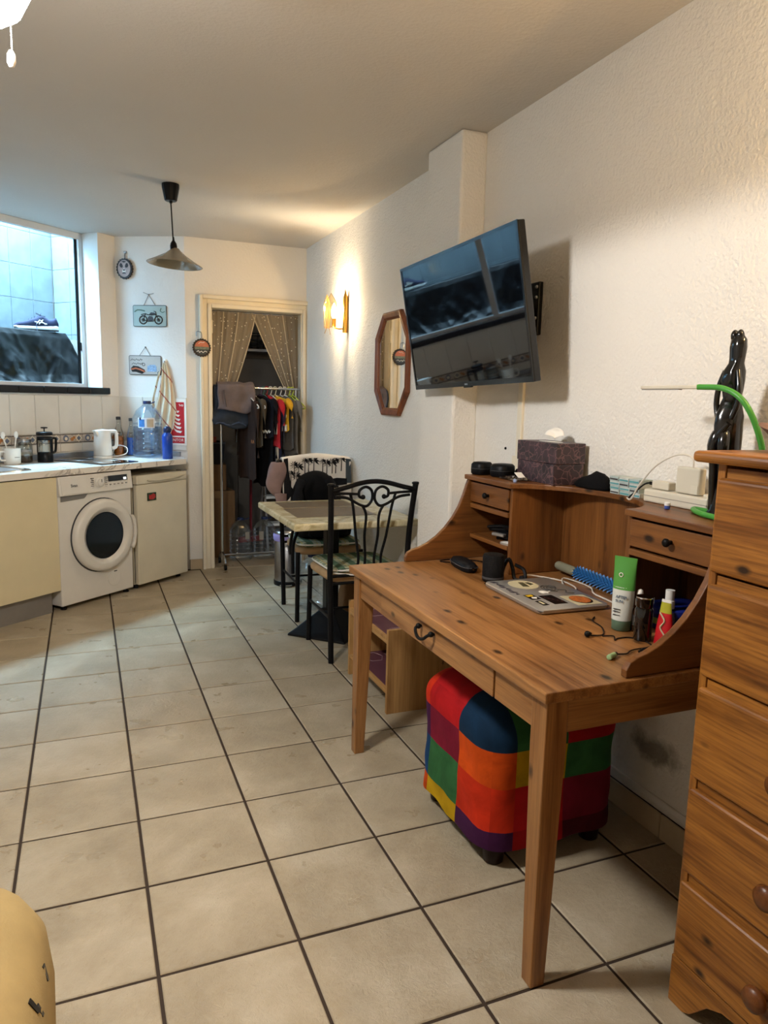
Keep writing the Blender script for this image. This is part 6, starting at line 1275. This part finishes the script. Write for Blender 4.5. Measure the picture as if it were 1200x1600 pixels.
# ------------------------------------------------------------------ wall lights
def sconce(label, y, power):
    o = root('wall_light', label, 'wall light', (1.90, y, 1.84), 0, 'brass wall lights')
    brass = M('polished_brass', 'b98a3c', .22, 1, var=.08); glow = GLOW('bulb_glow', 'fff0c8', 30)
    build('back_tube', MB().tube([(1.905, y, 1.830), (1.905, y, 2.065)], .018, 14), brass, o, smooth=60)
    build('back_tip', MB().lathe([(.018, 0), (.010, .02), (.004, .045), (.001, .06)], (1.905, y, 2.065), 12), brass, o, smooth=60)
    build('arm', MB().tube(smooth_path([(1.905, y, 1.86), (1.87, y+.012, 1.855), (1.845, y+.03, 1.862), (1.838, y+.04, 1.872)], 4), .005, 8), brass, o, smooth=True)
    build('candle_sleeve', MB().lathe([(.016, 0), (.013, .003), (.013, .055)], (1.838, y+.04, 1.870), 16), brass, o, smooth=50)
    build('bulb', MB().lathe([(.010, 0), (.018, .020), (.019, .045), (.012, .075), (.003, .098), (.001, .10)], (1.838, y+.04, 1.927), 16), glow, o, smooth=True)
    for s, ang in ((-1, .5), (1, -.35)):
        c = Vector((1.838, y+.04, 0)); d = Vector((-math.cos(ang)*.5-.2, s*.75, 0)).normalized()
        e = Vector((-d.y, d.x, 0)); p = c+d*.055
        pts = [(-.035, 1.86), (.035, 1.86), (.042, 2.02), (.02, 2.055), (0, 2.085), (-.02, 2.055), (-.042, 2.02)]
        build('glass_panel', MB().prism(pts, lambda a, b, t: tuple(p+e*a+d*t+Vector((0, 0, b))), 0, .003), CLEAR('sconce_glass', 'fff3da', .96, .05, .1), o)
        q = [tuple(p+e*a+d*.0015+Vector((0, 0, b))) for a, b in pts]
        build('glass_edge', MB().tube(q, .0018, 5, closed=True), brass, o)
        build('glass_leg', MB().tube([tuple(p+e*-.03+Vector((0, 0, 1.86))), tuple(p+e*-.045+Vector((0, 0, 1.82)))], .0022, 5), brass, o)
    point_light('wall_light_bulb', (1.812, y+.04, 1.99), power, (1.0, .78, .50), .022).parent = None
    return o
sconce('brass wall light with glowing glass panels between mirror and doorway', .055, 17)
sconce('brass wall light on the right wall above the chest of drawers', -3.98, 42)

# ------------------------------------------------------------------ ceiling fan with light (only its lamp reaches into the picture)
fn_ = root('ceiling_fan', 'ceiling fan with white glass lamp bowl and pull chain, upper left', 'ceiling fan', (.061, -3.033, 2.10))
FX, FY = .061, -3.033
m_fan = M('fan_white', 'd9d4c8', .4)
build('canopy', MB().lathe([(.02, 2.47), (.05, 2.50), (.065, 2.555), (.065, H-.001)], (FX, FY, 0), 28), m_fan, fn_, smooth=50)
build('motor', MB().lathe([(.06, 2.29), (.11, 2.30), (.13, 2.34), (.13, 2.40), (.09, 2.44), (.02, 2.46)], (FX, FY, 0), 32), m_fan, fn_, smooth=50)
build('lamp_collar', MB().lathe([(.07, 2.235), (.075, 2.245), (.07, 2.29)], (FX, FY, 0), 28), m_fan, fn_, smooth=50)
build('lamp_bowl', MB().lathe([(.001, 2.105), (.05, 2.112), (.085, 2.137), (.104, 2.175), (.109, 2.205), (.100, 2.232), (.076, 2.240)], (FX, FY, 0), 36), GLOW('lamp_bowl_glow', 'fffaf2', 54.0), fn_, smooth=True)
for k in range(4):
    a = math.radians(120+90*k); d = Vector((math.cos(a), math.sin(a), 0)); e = Vector((-d.y, d.x, 0)); c = Vector((FX, FY, 2.37))
    build('blade', MB().loft([[tuple(c+d*r+e*(w*s)+Vector((0, 0, .012*s+h))) for s, h in ((-1, 0), (1, 0), (1, .008), (-1, .008))] for r, w in ((.16, .045), (.25, .06), (.50, .065), (.53, .05))]), WOOD('fan_blade_wood', '9a6b3a', '6a4320', 'x', .4, .02), fn_)
    build('blade_arm', MB().tube([tuple(c+d*.11), tuple(c+d*.19)], .010, 6), m_steel, fn_)
chn = MB()
for k in range(23): chn.ball((.1255, FY, 2.144-.0036*k), .0019, 6, 4)
build('pull_chain', chn, m_chrome, fn_)
build('chain_knob', MB().lathe([(.0035, 0), (.0055, .002), (.0085, .010), (.0075, .024), (.004, .031), (.001, .032)], (.1235, FY, 2.034), 14), m_paper, fn_, smooth=True)
down_light('fan_lamp', (FX, FY, 2.085), 78, (1.0, .985, .97), .10)

# ------------------------------------------------------------------ pendant
pn = root('pendant_lamp', 'unlit beige conical pendant lamp hanging on a black cord', 'pendant lamp', (.738, -.300, 2.10))
flut = []
for z, r in ((2.468, .030), (2.472, .034), (2.54, .047), (H-.001, .047)): flut.append([(.730+r*(1+.03*(k % 2))*math.cos(2*PI*k/32), -.300+r*(1+.03*(k % 2))*math.sin(2*PI*k/32), z) for k in range(32)])
build('ceiling_cup', MB().loft(flut), m_black, pn, smooth=20)
build('cord_grip', MB().lathe([(.006, 2.455), (.009, 2.46), (.009, 2.47)], (.730, -.300, 0), 12), m_black, pn)
build('cord', MB().tube([(.730, -.300, 2.46), (.738, -.300, 2.26)], .0038, 8), m_black, pn)
build('lampholder', MB().lathe([(.004, 2.275), (.007, 2.255), (.017, 2.240), (.020, 2.225), (.019, 2.207)], (.740, -.300, 0), 20), m_black, pn, smooth=50)
tilt = Matrix.Rotation(math.radians(4), 3, 'Y')
build('shade', MB().lathe([(.019, .092), (.030, .080), (.060, .056), (.110, .026), (.153, .003), (.157, 0), (.155, -.001), (.150, .001), (.108, .021), (.058, .050), (.020, .082)], (.744, -.300, 2.122), 56, tilt, cap=False), M('shade_enamel', '8b7d62', .25, var=.05, coat=.5), pn, smooth=50)
build('bulb', MB().lathe([(.012, 2.206), (.014, 2.196), (.022, 2.186), (.020, 2.172), (.010, 2.164), (.001, 2.162)], (.742, -.300, 0), 18), m_paper, pn, smooth=True)
